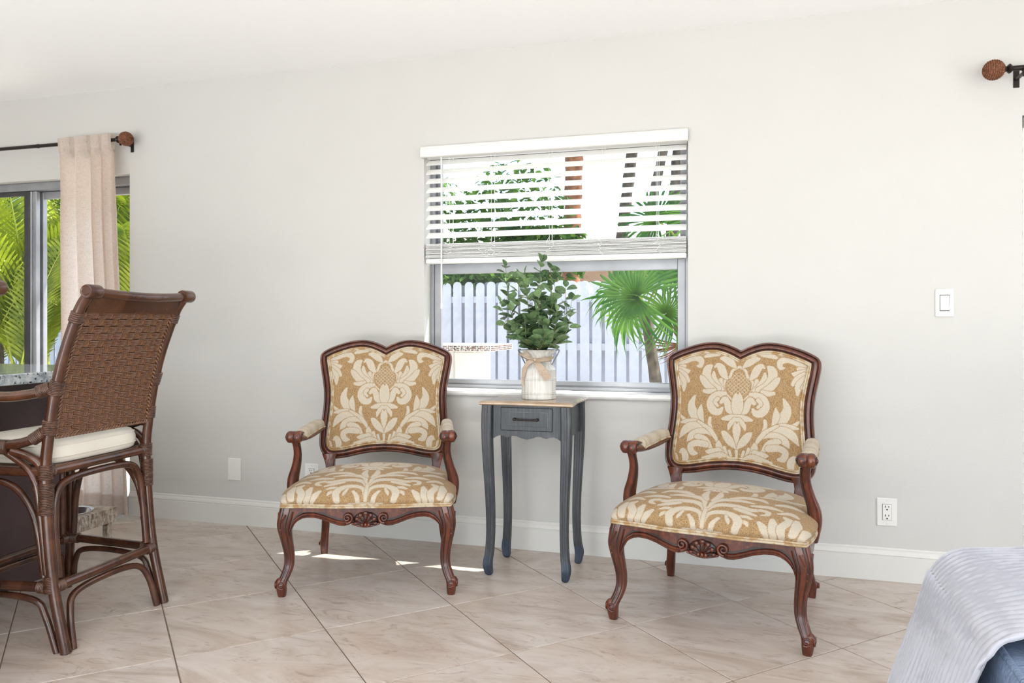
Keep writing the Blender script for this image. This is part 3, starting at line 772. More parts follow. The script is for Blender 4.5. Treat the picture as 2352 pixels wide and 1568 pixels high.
    for x in xs:
        z0 = low(x); col = []
        for d, n in offs:
            z = .362 if d is None else min(z0 + d * (1 if abs(x) > .06 else .3), .362)
            col.append((x, fy(x) + .010 - n, z))
        Gr.append(col)
    m.loft(Gr, True, 0, True, False, [0, 0, 0, 0, 1, 0, 0, 0, 1, 1, 0, 0, 0]); ap = m.build('apron', [M['mahogany'], M['glaze']], r, 40)
    for s in (-1, 1):           # volutes
        P = []
        for k in range(44):
            a = k / 43; R = .021 * (1 - .82 * a); th = (-PI * .55 + a * 2 * PI * 1.55); P.append((s * (.072 - R * math.cos(th) * 1.0), fy(.07) + .003 - .004 * a, .322 + R * math.sin(th)))
        MB().tube(P, [.0058 * (1 - .5 * k / 43) for k in range(44)], 8).build('volute', M['mahogany'], ap, 60)
    sh = MB(); base = Vector((0, fy(0) + .004, .297)); sh.ell((0, fy(0) + .011, .312), (.052, .010, .032), 18, 8, 1)
    for a, L, w in ((0, .050, .0125), (30, .047, .0115), (-30, .047, .0115), (60, .046, .0105), (-60, .046, .0105), (86, .046, .008), (-86, .046, .008)):
        R = Matrix.Rotation(rad(a), 3, 'Y'); c = base + R @ Vector((0, -.001, L * .56))
        sh.ell(c, (w * .82, .0085, L * .46), 10, 8, 0, R); c2 = base + R @ Vector((0, -.004, L * .86)); sh.ell(c2, (w * .85, .007, .009), 10, 6, 0, R); c3 = base + R @ Vector((0, -.0078, L * .52)); sh.ell(c3, (w * .38, .004, L * .30), 8, 6, 1, R)
    for x in (-.013, 0, .013): sh.ell((x, fy(0) - .003, .294), (.0068, .007, .009), 10, 6, 0)
    sh.tube([(x, fy(x) + .002, .2865 + (abs(x) / .055) ** 1.6 * .013) for x in np.linspace(-.055, .055, 15)], .0045, 8, 0); sh.build('carved_shell', [M['mahogany'], M['glaze']], ap, 50)
    # --- side and back rails
    for s in (-1, 1):
        m = MB(); Gr = []
        for k in range(25):
            t = k / 24; y = -.26 + .50 * t; x = float(np.interp(y, [p[1] for p in rig], [p[0] for p in rig])) - .008; zl = .300 + .028 * math.sin(PI * min(1, max(0, (t - .05) / .9))) - .010 * math.exp(-((t - .5) / .1) ** 2)
            Gr.append([(s * x, y, .362), (s * (x + .004), y, zl + .02), (s * (x + .006), y, zl + .006), (s * (x + .002), y, zl), (s * (x - .018), y, zl), (s * (x - .018), y, .362)])
        m.loft(Gr); m.build('side_rail', M['mahogany'], r, 40)
    MB().box(-.24, .24, .225, .245, .315, .365, 0, .003).build('back_rail', M['mahogany'], r)
    # --- cabriole legs
    FL = [(0, .340, -.290, .0145), (.006, .340, -.290, .0165), (.028, .341, -.292, .0195), (.045, .341, -.293, .0200), (.062, .337, -.289, .0195), (.085, .327, -.280, .0195), (.12, .3165, -.271, .0192), (.16, .3155, -.2705, .0200), (.20, .320, -.276, .0218), (.245, .327, -.284, .0248), (.285, .330, -.288, .0285), (.325, .322, -.285, .0325), (.362, .313, -.281, .0335)]
    def ring(cx, cy, z, rr, n=44, fl=True, ex=2.9):
        P = []
        for k in range(n):
            a = 2 * PI * k / n; c, s_ = math.cos(a), math.sin(a); q = (abs(c) ** ex + abs(s_) ** ex) ** (-1 / ex); x, y = c * q, s_ * q
            f = 1.0
            if fl:
                t = (x if abs(y) > abs(x) else y)
                if abs(abs(t) - .50) < .09: f = .915
                if abs(t) < .30: f = 1.03
            P.append((cx + x * rr * f, cy + y * rr * f, z))
        return P
    fm = []
    for k in range(44):
        a = 2 * PI * (k + .5) / 44; c, s_ = math.cos(a), math.sin(a); q = (abs(c) ** 2.9 + abs(s_) ** 2.9) ** (-1 / 2.9); t = (c * q if abs(s_) > abs(c) else s_ * q); fm.append(1 if abs(abs(t) - .50) < .10 else 0)
    for s in (-1, 1):
        pts = cr(FL, 4); m = MB()
        lo = [p for p in pts if p[0] <= .062]; hi = [p for p in pts if p[0] >= .058]
        m.loft([ring(s * p[1], p[2], p[0], p[3], 44, False) for p in lo]); m.loft([ring(s * p[1], p[2], p[0], p[3]) for p in hi], True, 0, True, False, fm)
        lg = m.build('leg', [M['mahogany'], M['glaze']], r, 45)
        v = MB(); fx, fyy, fz = s * .343, -.296, .050                                   # scroll foot
        v.ell((fx + s * .006, fyy + .002, fz + .004), (.0185, .0175, .0215), 14, 10, 0)
        for ax in (0, 1):
            P = []; 
            for k in range(34):
                a = k / 33; R = .0165 * (1 - .72 * a); th = -PI * .7 + a * 2 * PI * 1.25
                if ax == 0: P.append((fx - s * .004 + s * R * math.cos(th), fyy - .0165 - .003 * a, fz + R * math.sin(th)))
                else: P.append((fx + s * (.0195 + .003 * a), fyy + .004 - R * math.cos(th) , fz + R * math.sin(th)))
            v.tube(P, [.0042 * (1 - .35 * k / 33) for k in range(34)], 7)
        v.build('scroll_foot', M['mahogany'], lg, 60)
        k_ = MB(); o = Vector((s * .343, -.305, .272)); dg = Vector((s * .707, -.707, 0))     # carved knee
        for i in range(7):
            f = (i - 3) / 3.0; R_ = Matrix.Rotation(rad(45) * s, 3, 'Z') if False else Matrix.Identity(3)
            tip = Vector((s * (.333 + .012 * f), -.292 + .014 * f - .004, .346 - .012 * abs(f))) + dg * (.012 - .006 * abs(f)) + Vector((s * .007 * f, .007 * f, 0))
            k_.tube([o + dg * .002, (o + tip) / 2 + dg * .005, tip], [.0022, .0042, .0030], 7, 0)
        k_.ell(o + dg * .0, (.008, .008, .012), 10, 8, 0)
        for i, (dz, rr_) in enumerate(((-.022, .0075), (-.040, .0065), (-.054, .005))): k_.ell((s * (.3415 - .0035 * i), -.301 + .004 * i, .272 + dz), (rr_, rr_, rr_ * 1.25), 9, 7, 0)
        k_.build('carved_knee', [M['mahogany']], lg, 60)
    BL = [(0, .289, .292, .0145), (.02, .289, .292, .0165), (.05, .288, .288, .0185), (.10, .281, .272, .0175), (.18, .272, .250, .0185), (.27, .264, .234, .0205), (.362, .256, .226, .021)]
    for s in (-1, 1):
        m = MB(); m.loft([ring(s * p[1], p[2], p[0], p[3], 28, False, 3.5) for p in cr(BL, 4)]); lg = m.build('leg', M['mahogany'], r, 50)
        v = MB(); v.ell((s * .300, .300, .048), (.0135, .0135, .017), 12, 8, 0); P = []
        for k in range(26):
            a = k / 25; R = .013 * (1 - .7 * a); th = a * 2 * PI * 1.2 - 1; P.append((s * (.3125 + .002 * a), .300 + R * math.cos(th), .046 + R * math.sin(th)))
        v.tube(P, .003, 6); v.build('scroll_foot', M['mahogany'], lg, 60)
    # --- arms
    for s in (-1, 1):
        AP = cr([(s * .296, .272, .612), (s * .300, .20, .604), (s * .307, .10, .600), (s * .315, .0, .600), (s * .320, -.075, .606), (s * .322, -.125, .622), (s * .322, -.150, .630)], 5)
        N = len(AP); m = MB(); m.tube(AP, [.019 + .003 * math.sin(PI * k / N) for k in range(N)], 14, 0, True, False, (0, 0, 1), (1.12, .72))
        ar = m.build('arm', M['mahogany'], r, 60)
        v = MB(); c = (s * .3225, -.158, .622)
        v.lathe([(.010, -.031), (.019, -.030), (.0245, -.024), (.0255, -.014), (.0235, -.004), (.0205, .000), (.0235, .004), (.0262, .014), (.0255, .024), (.019, .030), (.010, .031)], 22, c, 0, 'x')
        for e in (-1, 1):
            v.lathe([(.0150, e * .0300), (.0158, e * .0325), (.0140, e * .0335), (.0125, e * .0322)], 16, c, 1, 'x'); v.ell((c[0] + e * .0325, c[1], c[2]), (.006, .0095, .0095), 12, 8, 0)
        v.lathe([(.0125, c[1] - .0225), (.0128, c[1] - .0265), (.0105, c[1] - .0275)], 16, (c[0] - s * .0145, 0, c[2]), 1, 'y'); v.ell((c[0] - s * .0145, c[1] - .0265, c[2]), (.0085, .005, .0095), 12, 8, 0)
        v.build('arm_scroll', [M['mahogany'], M['glaze']], ar, 50)
        gq = MB()
        for e in (-.012, -.004, .004, .012): gq.tube([(s * .320 + e, -.132, .6405), (s * .3195 + e, -.100, .634), (s * .318 + e, -.064, .627)], [.003, .0048, .004], 8)
        gq.build('fluting', M['mahogany'], ar, 60)
        pd = MB(); rg = []
        PP = cr([(s * .2985, .245, .628), (s * .301, .19, .633), (s * .307, .10, .631), (s * .313, .01, .627), (s * .316, -.042, .625), (s * .3175, -.062, .622)], 6)
        for k, (x, y, z) in enumerate(PP):
            t = k / (len(PP) - 1); f = min(1, (t / .10 + .12)) ** .5 * (1 if t < .93 else max(.55, 1 - (t - .93) * 6)); w = .0275 * f ; h = .026 * f; rr = []
            for q in range(18):
                a = 2 * PI * q / 18; cx_, sz = math.cos(a), math.sin(a); rr.append((x + w * (abs(cx_) ** .8) * (1 if cx_ > 0 else -1), y, z - .010 + (h * 1.1 if sz > 0 else .010) * (abs(sz) ** .8) * (1 if sz > 0 else -1)))
            rg.append(rr)
        pd.loft(rg); me = pd.mesh('arm_pad', M['damask'], 60); n_ = len(me.vertices); at = me.attributes.new('damask', 'FLOAT', 'POINT'); at.data.foreach_set('value', [.78 + .2 * math.sin(i * .05) for i in range(n_)]); po = link('arm_pad', me, ar)
        for e in (-1, 1): MB().tube([(x + e * .0272 * min(1, (k / (len(PP) - 1) / .08 + .15)), y, z - .016) for k, (x, y, z) in enumerate(PP)], .0036, 6).build('piping', M['piping'], po, 180)
        # arm support, S-curved
        SP = cr([(.330, -.098, .326), (.342, -.099, .39), (.340, -.102, .44), (.326, -.112, .49), (.3165, -.125, .54), (.3165, -.139, .58), (.321, -.150, .612)], 5); SW = cr([(.0255,), (.0265,), (.0255,), (.0215,), (.0180,), (.0175,), (.0205,)], 5); rg = []
        for (x, y, z), (w,) in zip(SP, SW): rg.append(ring(s * x, y, z, w * .92, 32, False, 2.6))
        m = MB(); m.loft(rg); sp = m.build('arm_support', M['mahogany'], r, 50)
        g2 = MB(); g2.tube([(s * (x - .0145), y - w * .80, z) for (x, y, z), (w,) in list(zip(SP, SW))[4:-3]], .0034, 7); g2.tube([(s * (x - .0225 + .006), y - w * .60, z) for (x, y, z), (w,) in list(zip(SP, SW))[4:-3]], .0022, 7); g2.build('bead', M['glaze'], sp, 60)
    return r
ch1 = chair_proto()
ch2 = copy_tree(ch1)
ch1.location = (-1.544, -.523, 0); ch1.rotation_euler = (0, 0, rad(18.7)); ch1['label'] = 'damask armchair with carved frame, nearer the rattan stool, beside the blank wall plate'
ch2.location = (-.065, -.543, 0); ch2.rotation_euler = (0, 0, rad(-11.1)); ch2['label'] = 'damask armchair with carved frame, nearer the sofa with the grey throw'
for c in (ch1, ch2): c['group'] = 'pair of damask armchairs'

# ================================================================== SIDE TABLE
def side_table():
    cx, cy = -.885, -.2825
    r = thing('side_table', 'small slate-grey painted side table with one drawer and brown top', 'table', (cx, cy, 0))
    # serpentine top with ogee edge
    def outline(o):
        P = []; hx, hy = .213 - o, .163 - o
        n = 14
        for k in range(n + 1): t = -1 + 2 * k / n; P.append((t * hx, -hy + .010 * (1 - abs(t) ** 2.0) * 1.0))
        P[0] = (-hx + .004, -hy - .002); P[-1] = (hx - .004, -hy - .002)
        for k in range(1, n): t = -1 + 2 * k / n; P.append((hx - .012 * (1 - t * t), t * hy))
        for k in range(n + 1): t = 1 - 2 * k / n; P.append((t * hx, hy - .010 * (1 - t * t)))
        for k in range(1, n): t = 1 - 2 * k / n; P.append((-hx + .012 * (1 - t * t), t * hy))
        return P
    m = MB(); m.loft([[(x, y, z) for x, y in outline(o)] for o, z in ((.012, .7435), (.004, .745), (.0, .749), (.0, .754), (.004, .758), (.008, .7595), (.012, .7625))]); m.build('table_top', M['tabletop'], r, 30)
    # case
    b = MB()
    xs = np.linspace(-.15, .15, 61); top = .744
    def low(x):
        t = abs(x) / .15; K = [(0, .598), (.16, .603), (.30, .6115), (.42, .612), (.52, .606), (.60, .6045), (.68, .610), (.80, .6125), (.92, .606), (1, .598)]
        return float(np.interp(t, [k[0] for k in K], [k[1] for k in K]))
    for yy in (-.138, .126):
        b.loft([[(x, yy, top), (x, yy, low(x)), (x, yy + .012, low(x)), (x, yy + .012, top)] for x in xs])
    for sx in (-1, 1): b.box(sx * .172 - .006, sx * .172 + .006, -.12, .12, .606, top)
    b.build('case', M['slate'], r, 25)
    d = MB(); d.box(-.1145, .1145, -.1415, -.137, .6365, .7345, 0, .0015); d.box(-.1165, .1165, -.1385, -.1378, .6345, .7365, 1)
    dr = d.build('drawer', [M['slate'], M['glide']], r, 20)
    p = MB(); p.loft([[(-w, y, .6855 - h), (w, y, .6855 - h), (w, y, .6855 + h), (-w, y, .6855 + h)] for w, h, y in ((.101, .0375, -.1412), (.097, .0335, -.1385), (.093, .0295, -.1440))], False); p.box(-.0925, .0925, -.1446, -.1436, .6565, .7145, 1); p.build('raised_panel', [M['rubbed'], M['slate']], dr, 20)
    h = MB(); h.tube(cr([(-.050, -.158, .6862), (-.03, -.161, .6852), (0, -.1615, .6846), (.03, -.161, .6852), (.050, -.158, .6862)], 5), [.0048 - .0014 * math.sin(PI * k / 20) for k in range(21)], 10)
    for sx in (-1, 1): h.tube([(sx * .050, -.160, .6862), (sx * .050, -.144, .6862)], [.0046, .006], 10); h.ell((sx * .0515, -.159, .6862), (.006, .0052, .0065), 10, 6)
    h.build('handle', M['rod'], dr, 60)
    # slender cabriole legs, lower ends coloured navy
    K = [(.004, .1705, .1340, .0125), (.012, .1715, .1350, .0155), (.045, .1755, .1390, .0185), (.070, .1735, .1370, .0180), (.105, .1685, .1325, .0172), (.20, .1645, .1285, .0170), (.33, .1665, .1300, .0182), (.46, .1720, .1345, .0198), (.58, .1765, .1385, .0215), (.68, .1770, .1395, .0220), (.744, .1750, .1385, .0220)]
    pts = cr(K, 4)
    for sx in (-1, 1):
        for sy in (-1, 1):
            m = MB()
            def rg(p):
                z, x, y, w = p; P = []
                for (a, c) in ((-1, -.8), (-.8, -1), (-.3, -1), (-.2, -.94), (.2, -.94), (.3, -1), (.8, -1), (1, -.8), (1, -.3), (.94, -.2), (.94, .2), (1, .3), (1, .8), (.8, 1), (-.8, 1), (-1, .8), (-1, .3), (-.94, .2), (-.94, -.2), (-1, -.3)): P.append((sx * x + a * w, sy * y + c * w, z))
                return P
            m.loft([rg((.0845, *[float(np.interp(.0845, [q[0] for q in pts], [q[i] for q in pts])) for i in (1, 2, 3)]))] + [rg(p) for p in pts if p[0] > .0845], True, 0); m.loft([rg(p) for p in pts if p[0] < .0845] + [rg((.0845, *[float(np.interp(.0845, [q[0] for q in pts], [q[i] for q in pts])) for i in (1, 2, 3)]))], True, 1)
            lg = m.build('leg', [M['slate'], M['navy']], r, 30)
            MB().lathe([(.0095, 0), (.0105, .001), (.0105, .006)], 14, (sx * .1705, sy * .134, 0)).build('glide', M['glide'], lg)
    return r
side_table()

# ------------------------------------------------------------------ milk-can vase with bow
VC = (-.868, -.275, .7626)
def vase():
    r = thing('milk_can_vase', 'whitewashed tin milk can vase with burlap bow on the side table', 'vase', VC)
    pr = [(.001, 0), (.074, 0), (.0765, .002), (.0765, .022), (.0785, .024), (.0785, .026), (.0765, .0275), (.0765, .029), (.0785, .0305), (.0785, .0325), (.0765, .034), (.0765, .084), (.0785, .0855), (.0785, .0875), (.0765, .089), (.0765, .0905), (.0785, .092), (.0785, .094), (.0765, .0955), (.0765, .128), (.0775, .130), (.0765, .133), (.066, .146), (.058, .160), (.0555, .170), (.0555, .180), (.060, .192), (.072, .210), (.0785, .2165), (.080, .2175), (.0785, .2190), (.072, .213), (.056, .19), (.05, .12), (.001, .12)]
    rings = []
    n = 72
    for q, z in pr:
        rings.append([((q + (.0005 * math.cos(36 * 2 * PI * k / n) if (.034 < z < .13 or .0 < z < .02) and q > .07 else 0)) * math.cos(2 * PI * k / n), (q + (.0005 if k % 2 else -.0005) * (1 if (.034 < z < .13) and q > .07 else 0)) * math.sin(2 * PI * k / n), z) for k in range(n)])
    m = MB(); m.loft(rings); m.build('body', M['vase'], r, 40)
    for s in (-1, 1):
        m = MB(); m.tube(cr([(s * .060, 0, .150), (s * .074, 0, .176), (s * .090, 0, .205), (s * .0945, 0, .2165), (s * .088, 0, .219), (s * .079, 0, .216)], 5), .0058, 8, 0, True, False, (0, 1, 0), (.5, 1.35)); m.build('handle', M['alu'], r, 60)
    bow = thing('x', '', ''); bpy.data.objects.remove(bow)
    def strip(P, w, nrm=None):
        m = MB(); G = []
        for i, p in enumerate(P):
            p = Vector(p[:3]); a = Vector(P[max(0, i - 1)][:3]); b = Vector(P[min(len(P) - 1, i + 1)][:3]); t = (b - a).normalized(); n_ = Vector(nrm) if nrm else Vector((0, -1, 0)); sd = t.cross(n_).normalized(); ww = w[i] if isinstance(w, list) else w
            G.append([p + sd * ww * k - n_ * .002 * (1 - k * k) * 0 for k in (-1, -.5, 0, .5, 1)])
        m.grid(G); m.grid([[q + Vector((0, .0012, 0)) for q in row] for row in G]); return m
    y0 = -.060
    band = MB(); band.loft([[(q * math.cos(2 * PI * k / 40), q * math.sin(2 * PI * k / 40), z) for k in range(40)] for q, z in ((.0575, .166), (.0585, .172), (.0575, .184))], False); rb = band.build('ribbon', M['burlap'], r, 60)
    lp = cr([(.004, y0 - .012, .176, .006), (-.018, y0 - .030, .186, .012), (-.040, y0 - .028, .200, .016), (-.060, y0 - .012, .204, .017), (-.050, y0 + .0, .192, .014), (-.025, y0 - .006, .180, .010), (.002, y0 - .010, .175, .006)], 5); strip(lp, [p[3] for p in lp], (0, -.55, .83)).build('bow_loop', M['burlap'], rb, 60)
    lp = cr([(.0, y0 - .012, .176, .006), (.025, y0 - .032, .176, .012), (.050, y0 - .030, .182, .017), (.066, y0 - .010, .186, .019), (.052, y0 - .0, .182, .016), (.028, y0 - .006, .176, .010), (.002, y0 - .010, .175, .006)], 5); strip(lp, [p[3] for p in lp], (0, -.55, .83)).build('bow_loop', M['burlap'], rb, 60)
    lp = cr([(.002, y0 - .016, .176, .007), (-.018, y0 - .028, .168, .009), (-.038, y0 - .026, .148, .009), (-.052, y0 - .010, .110, .008), (-.058, y0 - .004, .082, .006), (-.056, y0 - .003, .062, .004)], 5); strip(lp, [p[3] for p in lp]).build('bow_tail', M['burlap'], rb, 60)
    lp = cr([(.002, y0 - .016, .174, .007), (.018, y0 - .030, .160, .014), (.036, y0 - .034, .136, .018), (.054, y0 - .026, .110, .018), (.066, y0 - .018, .092, .017)], 5); strip(lp, [p[3] for p in lp]).build('bow_tail', M['burlap'], rb, 60)
    MB().ell((.002, y0 - .017, .176), (.010, .009, .009), 12, 8).build('bow_knot', M['burlap'], rb, 60)
vase()

def eucalyptus():
    r = thing('eucalyptus_plant', 'bushy round-leaved eucalyptus greenery standing in the milk can vase', 'plant', VC)
    def leaf(w, cup):
        m = MB(); G = []
        for i in range(7):
            t = i / 6; hw = w * (math.sin(PI * min(1, t * .93 + .05)) ** .62) * (1 - .12 * t); G.append([(k * hw, t + 0, -cup * t * t + abs(k) * hw * .28 - .015 * (1 - abs(k)) ) for k in (-1, -.5, 0, .5, 1)])
        m.grid(G); return m.mesh('leaf', M['euca'], 60)
    L = [leaf(.47, .10), leaf(.50, .18), leaf(.42, .02)]
    rng = random.Random(11); stems = []
    tips = [(-.150, -.02, .595), (-.185, .01, .435), (-.110, .05, .555), (-.050, -.05, .560), (.010, .0, .620), (.045, .04, .585), (.085, -.03, .540), (.120, .02, .500), (.150, .0, .445), (-.070, .06, .47), (.02, -.08, .46), (-.02, .08, .52), (.07, .08, .47), (-.11, -.06, .40), (.10, -.07, .39), (-.04, -.09, .35), (.06, -.10, .33), (-.10, .03, .32), (.11, .05, .34), (0, -.05, .40)]
    n = 0
    for k, (tx, ty, tz) in enumerate(tips):
        a = rng.uniform(0, 2 * PI); b = Vector((.028 * math.cos(a), .028 * math.sin(a), .125)); t = Vector((tx, ty, tz))
        mid = b.lerp(t, .55) + Vector((tx * .22, ty * .22, 0)) ; P = cr([b, Vector((b.x * 1.2, b.y * 1.2, .215)), mid, t], 8)
        MB().tube(P, [.0022 - .0012 * i / (len(P) - 1) for i in range(len(P))], 5).build('stem', M['stem'], r, 60)
        z0 = .22; low = [p for p in P if p[2] > z0]; length = sum((Vector(low[i + 1]) - Vector(low[i])).length for i in range(len(low) - 1)); cnt = int(length / .0202); az = rng.uniform(0, 6)
        for q in range(cnt):
            f = (q + .5) / cnt; p = Vector(low[min(len(low) - 1, int(f * (len(low) - 1)))]); p2 = Vector(low[min(len(low) - 1, int(f * (len(low) - 1)) + 1)]); p = p.lerp(p2, (f * (len(low) - 1)) % 1)
            az += 2.4 + rng.uniform(-.4, .4); sz = (.074 - .030 * f) * rng.uniform(.82, 1.15); up = rng.uniform(-.2, .9) + .3 * f
            d = Vector((math.cos(az), math.sin(az), up)).normalized()
            o = link('leaf', L[n % 3], r); n += 1; o.location = p + d * .006
            q1 = d.to_track_quat('Y', 'Z'); o.rotation_mode = 'QUATERNION'; o.rotation_quaternion = q1 @ Quaternion((0, 1, 0), rng.uniform(-.7, .7)); o.scale = (sz, sz, sz)
        o = link('leaf', L[0], r); o.location = t; o.rotation_mode = 'QUATERNION'; o.rotation_quaternion = Vector((rng.uniform(-.4, .4), rng.uniform(-.5, .1), 1)).to_track_quat('Y', 'Z'); o.scale = (.034,) * 3
eucalyptus()

# ================================================================== RATTAN STOOL
def stool_proto():
    r = thing('bar_stool', '', 'stool', (0, 0, 0))
    R1 = .0180
    post = cr([(.272, 0), (.222, .215), (.198, .42), (.190, .60), (.202, .72), (.226, .86), (.262, .99), (.318, 1.13), (.350, 1.182), (.376, 1.206)], 6)
    yz = lambda z: float(np.interp(z, [p[1] for p in post], [p[0] for p in post]))
    def pole(name, P, rr, n=12, mt='rattan_pole'): return MB().tube(P, rr, n).build(name, M[mt], r, 60)
    def bind(c, d, L, rr, k=None):
        c = Vector(c); d = Vector(d).normalized(); k = k or int(L / .0055); N = k * 4; P = [c + d * (L * (i / N - .5)) for i in range(N + 1)]
        MB().tube(P, [rr + .0022 * abs(math.sin(i * PI / 4)) for i in range(N + 1)], 14).build('binding', M['rattan_bind'], r, 80)
    for s in (-1, 1):
        P = [(s * .243, y, z) for y, z in post]; pl = pole('back_leg', P, R1, 14)
        e = MB(); c = (s * .243, .374, 1.204); e.lathe([(.010, -s * .03), (.0225, -s * .030), (.0240, -s * .026), (.0240, s * .022), (.0225, s * .026), (.020, s * .0265), (.0185, s * .0255), (.013, s * .0255), (.0115, s * .0275), (.003, s * .0275)], 20, c, 0, 'x'); e.build('scroll_end', M['rattan_pole'], pl, 40)
        F = cr([(s * .302, -.238, 0), (s * .284, -.206, .215), (s * .266, -.188, .45), (s * .264, -.196, .60), (s * .276, -.222, .70), (s * .286, -.214, .77), (s * .281, -.160, .83), (s * .277, -.128, .858)], 6); pole('front_leg', F, R1 * .95, 14)
        A = cr([(s * .243, .226, .888), (s * .258, .165, .866), (s * .272, .07, .853), (s * .279, -.04, .854), (s * .279, -.110, .850), (s * .278, -.132, .846)], 6); pole('arm', A, .0175, 14)
        S = cr([(s * .243, .208, .752), (s * .258, .165, .716), (s * .272, .09, .694), (s * .276, -.05, .690), (s * .272, -.19, .692)], 6); pole('side_loop', S, .0165, 12)
        pole('brace', cr([(s * .272, .085, .672), (s * .262, .14, .655), (s * .250, .175, .625), (s * .245, .188, .56)], 6), .0150)
        pole('brace', cr([(s * .270, .055, .668), (s * .262, .120, .625), (s * .256, .155, .580), (s * .252, .172, .50), (s * .250, .20, .26)], 6), .0115)
        pole('seat_rail', [(s * .245, .190, .600), (s * .262, -.19, .600)], .0165); pole('foot_rail', [(s * .243, .222, .215), (s * .284, -.206, .215)], .0165)
        pole('foot_brace', cr([(s * .247, .240, 0), (s * .249, .196, .12), (s * .252, .155, .170), (s * .263, .0, .184), (s * .276, -.14, .170), (s * .288, -.185, .12), (s * .300, -.205, 0.05)], 6), .0115)
        pole('arch_brace', cr([(s * .264, -.172, .24), (s * .258, -.150, .42), (s * .256, -.11, .515), (s * .253, -.02, .562), (s * .250, .07, .545), (s * .249, .135, .48), (s * .248, .165, .40), (s * .249, .190, .25)], 6), .0120)
        bind((s * .243, .212, .225), (0, -.1, 1), .055, .0215); bind((s * .284, -.206, .222), (0, 0, 1), .055, .0215)
        bind((s * .243, yz(.595), .60), (0, 0, 1), .050, .0215); bind((s * .243, yz(.50), .51), (0, 0, 1), .105, .0225); bind((s * .243, yz(.885), .885), (0, .35, 1), .050, .0215); bind((s * .250, .195, .877), (s * .2, -1, -.35), .050, .0205); bind((s * .243, yz(.745), .750), (0, .1, 1), .048, .0212); bind((s * .255, .172, .722), (s * .25, -1, -.7), .048, .0195)
        bind((s * .274, .035, .684), (0, 1, .02), .072, .0230); bind((s * .243, yz(1.12), 1.12), (0, .4, 1), .036, .0205, 5); bind((s * .225, .188, .600), (1, 0, 0), .030, .0190, 5); bind((s * .222, .222, .215), (1, 0, 0), .034, .0190, 6); bind((s * .248, .185, .215), (0, 1, 0), .030, .0190, 5); bind((s * .280, -.175, .215), (0, 1, 0), .030, .0190, 5); bind((s * .25, -.208, .215), (1, 0, 0), .030, .0190, 5)
        bind((s * .279, -.140, .840), (0, .3, 1), .04, .0205)
    for y, z, hw in ((.190, .600, .243), (-.19, .600, .262), (.222, .215, .243), (-.206, .215, .284)): pole('seat_rail' if z > .5 else 'foot_rail', [(-hw, y, z), (hw, y, z)], .0165)
    for (hb, yb, ht, yt, zr) in ((.205, .262, .243, .222, .215), (.262, -.232, .284, -.206, .215)):
        pole('foot_brace', cr([(-hb - .002, yb + (.006 if yb > 0 else 0), 0), (-hb + .012, (yb + yt) / 2, .11), (-hb + .055, yt, .168), (0, yt, .184), (hb - .055, yt, .168), (hb - .012, (yb + yt) / 2, .11), (hb + .002, yb + (.006 if yb > 0 else 0), 0)], 6), .0120)
    pole('arch_brace', cr([(-.214, .214, .24), (-.213, .197, .42), (-.200, .190, .51), (-.150, .189, .556), (0, .189, .566), (.150, .189, .556), (.200, .190, .51), (.213, .197, .42), (.214, .214, .24)], 7), .0128)
    pole('arch_brace', cr([(-.236, -.198, .24), (-.226, -.190, .44), (-.20, -.188, .53), (0, -.188, .566), (.20, -.188, .53), (.226, -.190, .44), (.236, -.198, .24)], 7), .0120)
    # crest and top rail
    bow = lambda x: .020 * (1 - (x / .225) ** 2)
    MB().tube([(x, .370 + bow(x), 1.203 - .010 * (1 - (x / .225) ** 2)) for x in np.linspace(-.222, .222, 25)], .0165, 14).build('top_rail', M['rattan_pole'], r, 60)
    m = MB(); prof = [(.337, 1.135), (.346, 1.155), (.357, 1.178), (.366, 1.198)]
    m.loft([[(x, y + bow(x) * t, z) for (y, z), t in zip(prof, (.3, .5, .8, 1))] + [(x, y + bow(x) * t - .010, z + .002) for (y, z), t in list(zip(prof, (.3, .5, .8, 1)))[::-1]] for x in np.linspace(-.228, .228, 25)]); m.build('crest_panel', M['rattan_pole'], r, 50)
    # woven back panel
    z0, z1, hw = .722, 1.140, .218; ang = lambda z: math.atan2(yz(z + .01) - yz(z - .01), .02)
    m = MB(); zz = np.linspace(z0, z1, 30); m.grid([[(x, yz(z) + .002, z) for x in np.linspace(-hw, hw, 5)] for z in zz]); m.grid([[(x, yz(z) - .006, z) for x in np.linspace(-hw, hw, 5)] for z in zz], 0, True); wp = m.build('woven_panel', M['rattan_gap'], r, 60)
    def half_cyl(m, a, b, rr, up):                                     # bowed strand, 5-sided
        a, b = Vector(a), Vector(b); N = 5; P = [a.lerp(b, i / (N - 1)) + Vector((0, up * (0, .85, 1, .85, 0)[i], 0)) for i in range(N)]; m.tube(P, rr, 6, 0, True, False, (0, 1, 0), (1, .8))
    RH = (z1 - z0) / 17
    mh = MB(); mv = MB()
    for k in range(4): half_cyl(mh, (-.0190, .0015, -RH / 2 + RH * (k + .5) / 4), (.0190, .0015, -RH / 2 + RH * (k + .5) / 4), RH / 8 * .92, .0042)
    for k in range(5): half_cyl(mv, (-.0145 + .0290 * (k + .5) / 5, .0005, -RH * .52), (-.0145 + .0290 * (k + .5) / 5, .0005, RH * .52), .0027, .0004)
    mh = mh.mesh('strand_bundle', M['rattan_weave'], 60); mv = mv.mesh('strand_bundle', M['rattan_weave'], 60)
    for i in range(17):
        z = z0 + (i + .5) * RH; x = -hw - (.0335 if i % 2 else 0); k = 0
        while x < hw:
            w = .0370 if k % 2 == 0 else .0300; a, b = max(x, -hw), min(x + w, hw)
            if b - a > .008:
                o = link('strand_bundle', mh if k % 2 == 0 else mv, wp); o.location = ((a + b) / 2, yz(z) + .0045, z); o.rotation_euler = (-ang(z), 0, 0); o.scale = ((b - a) / w, 1, 1)
            x += w; k += 1
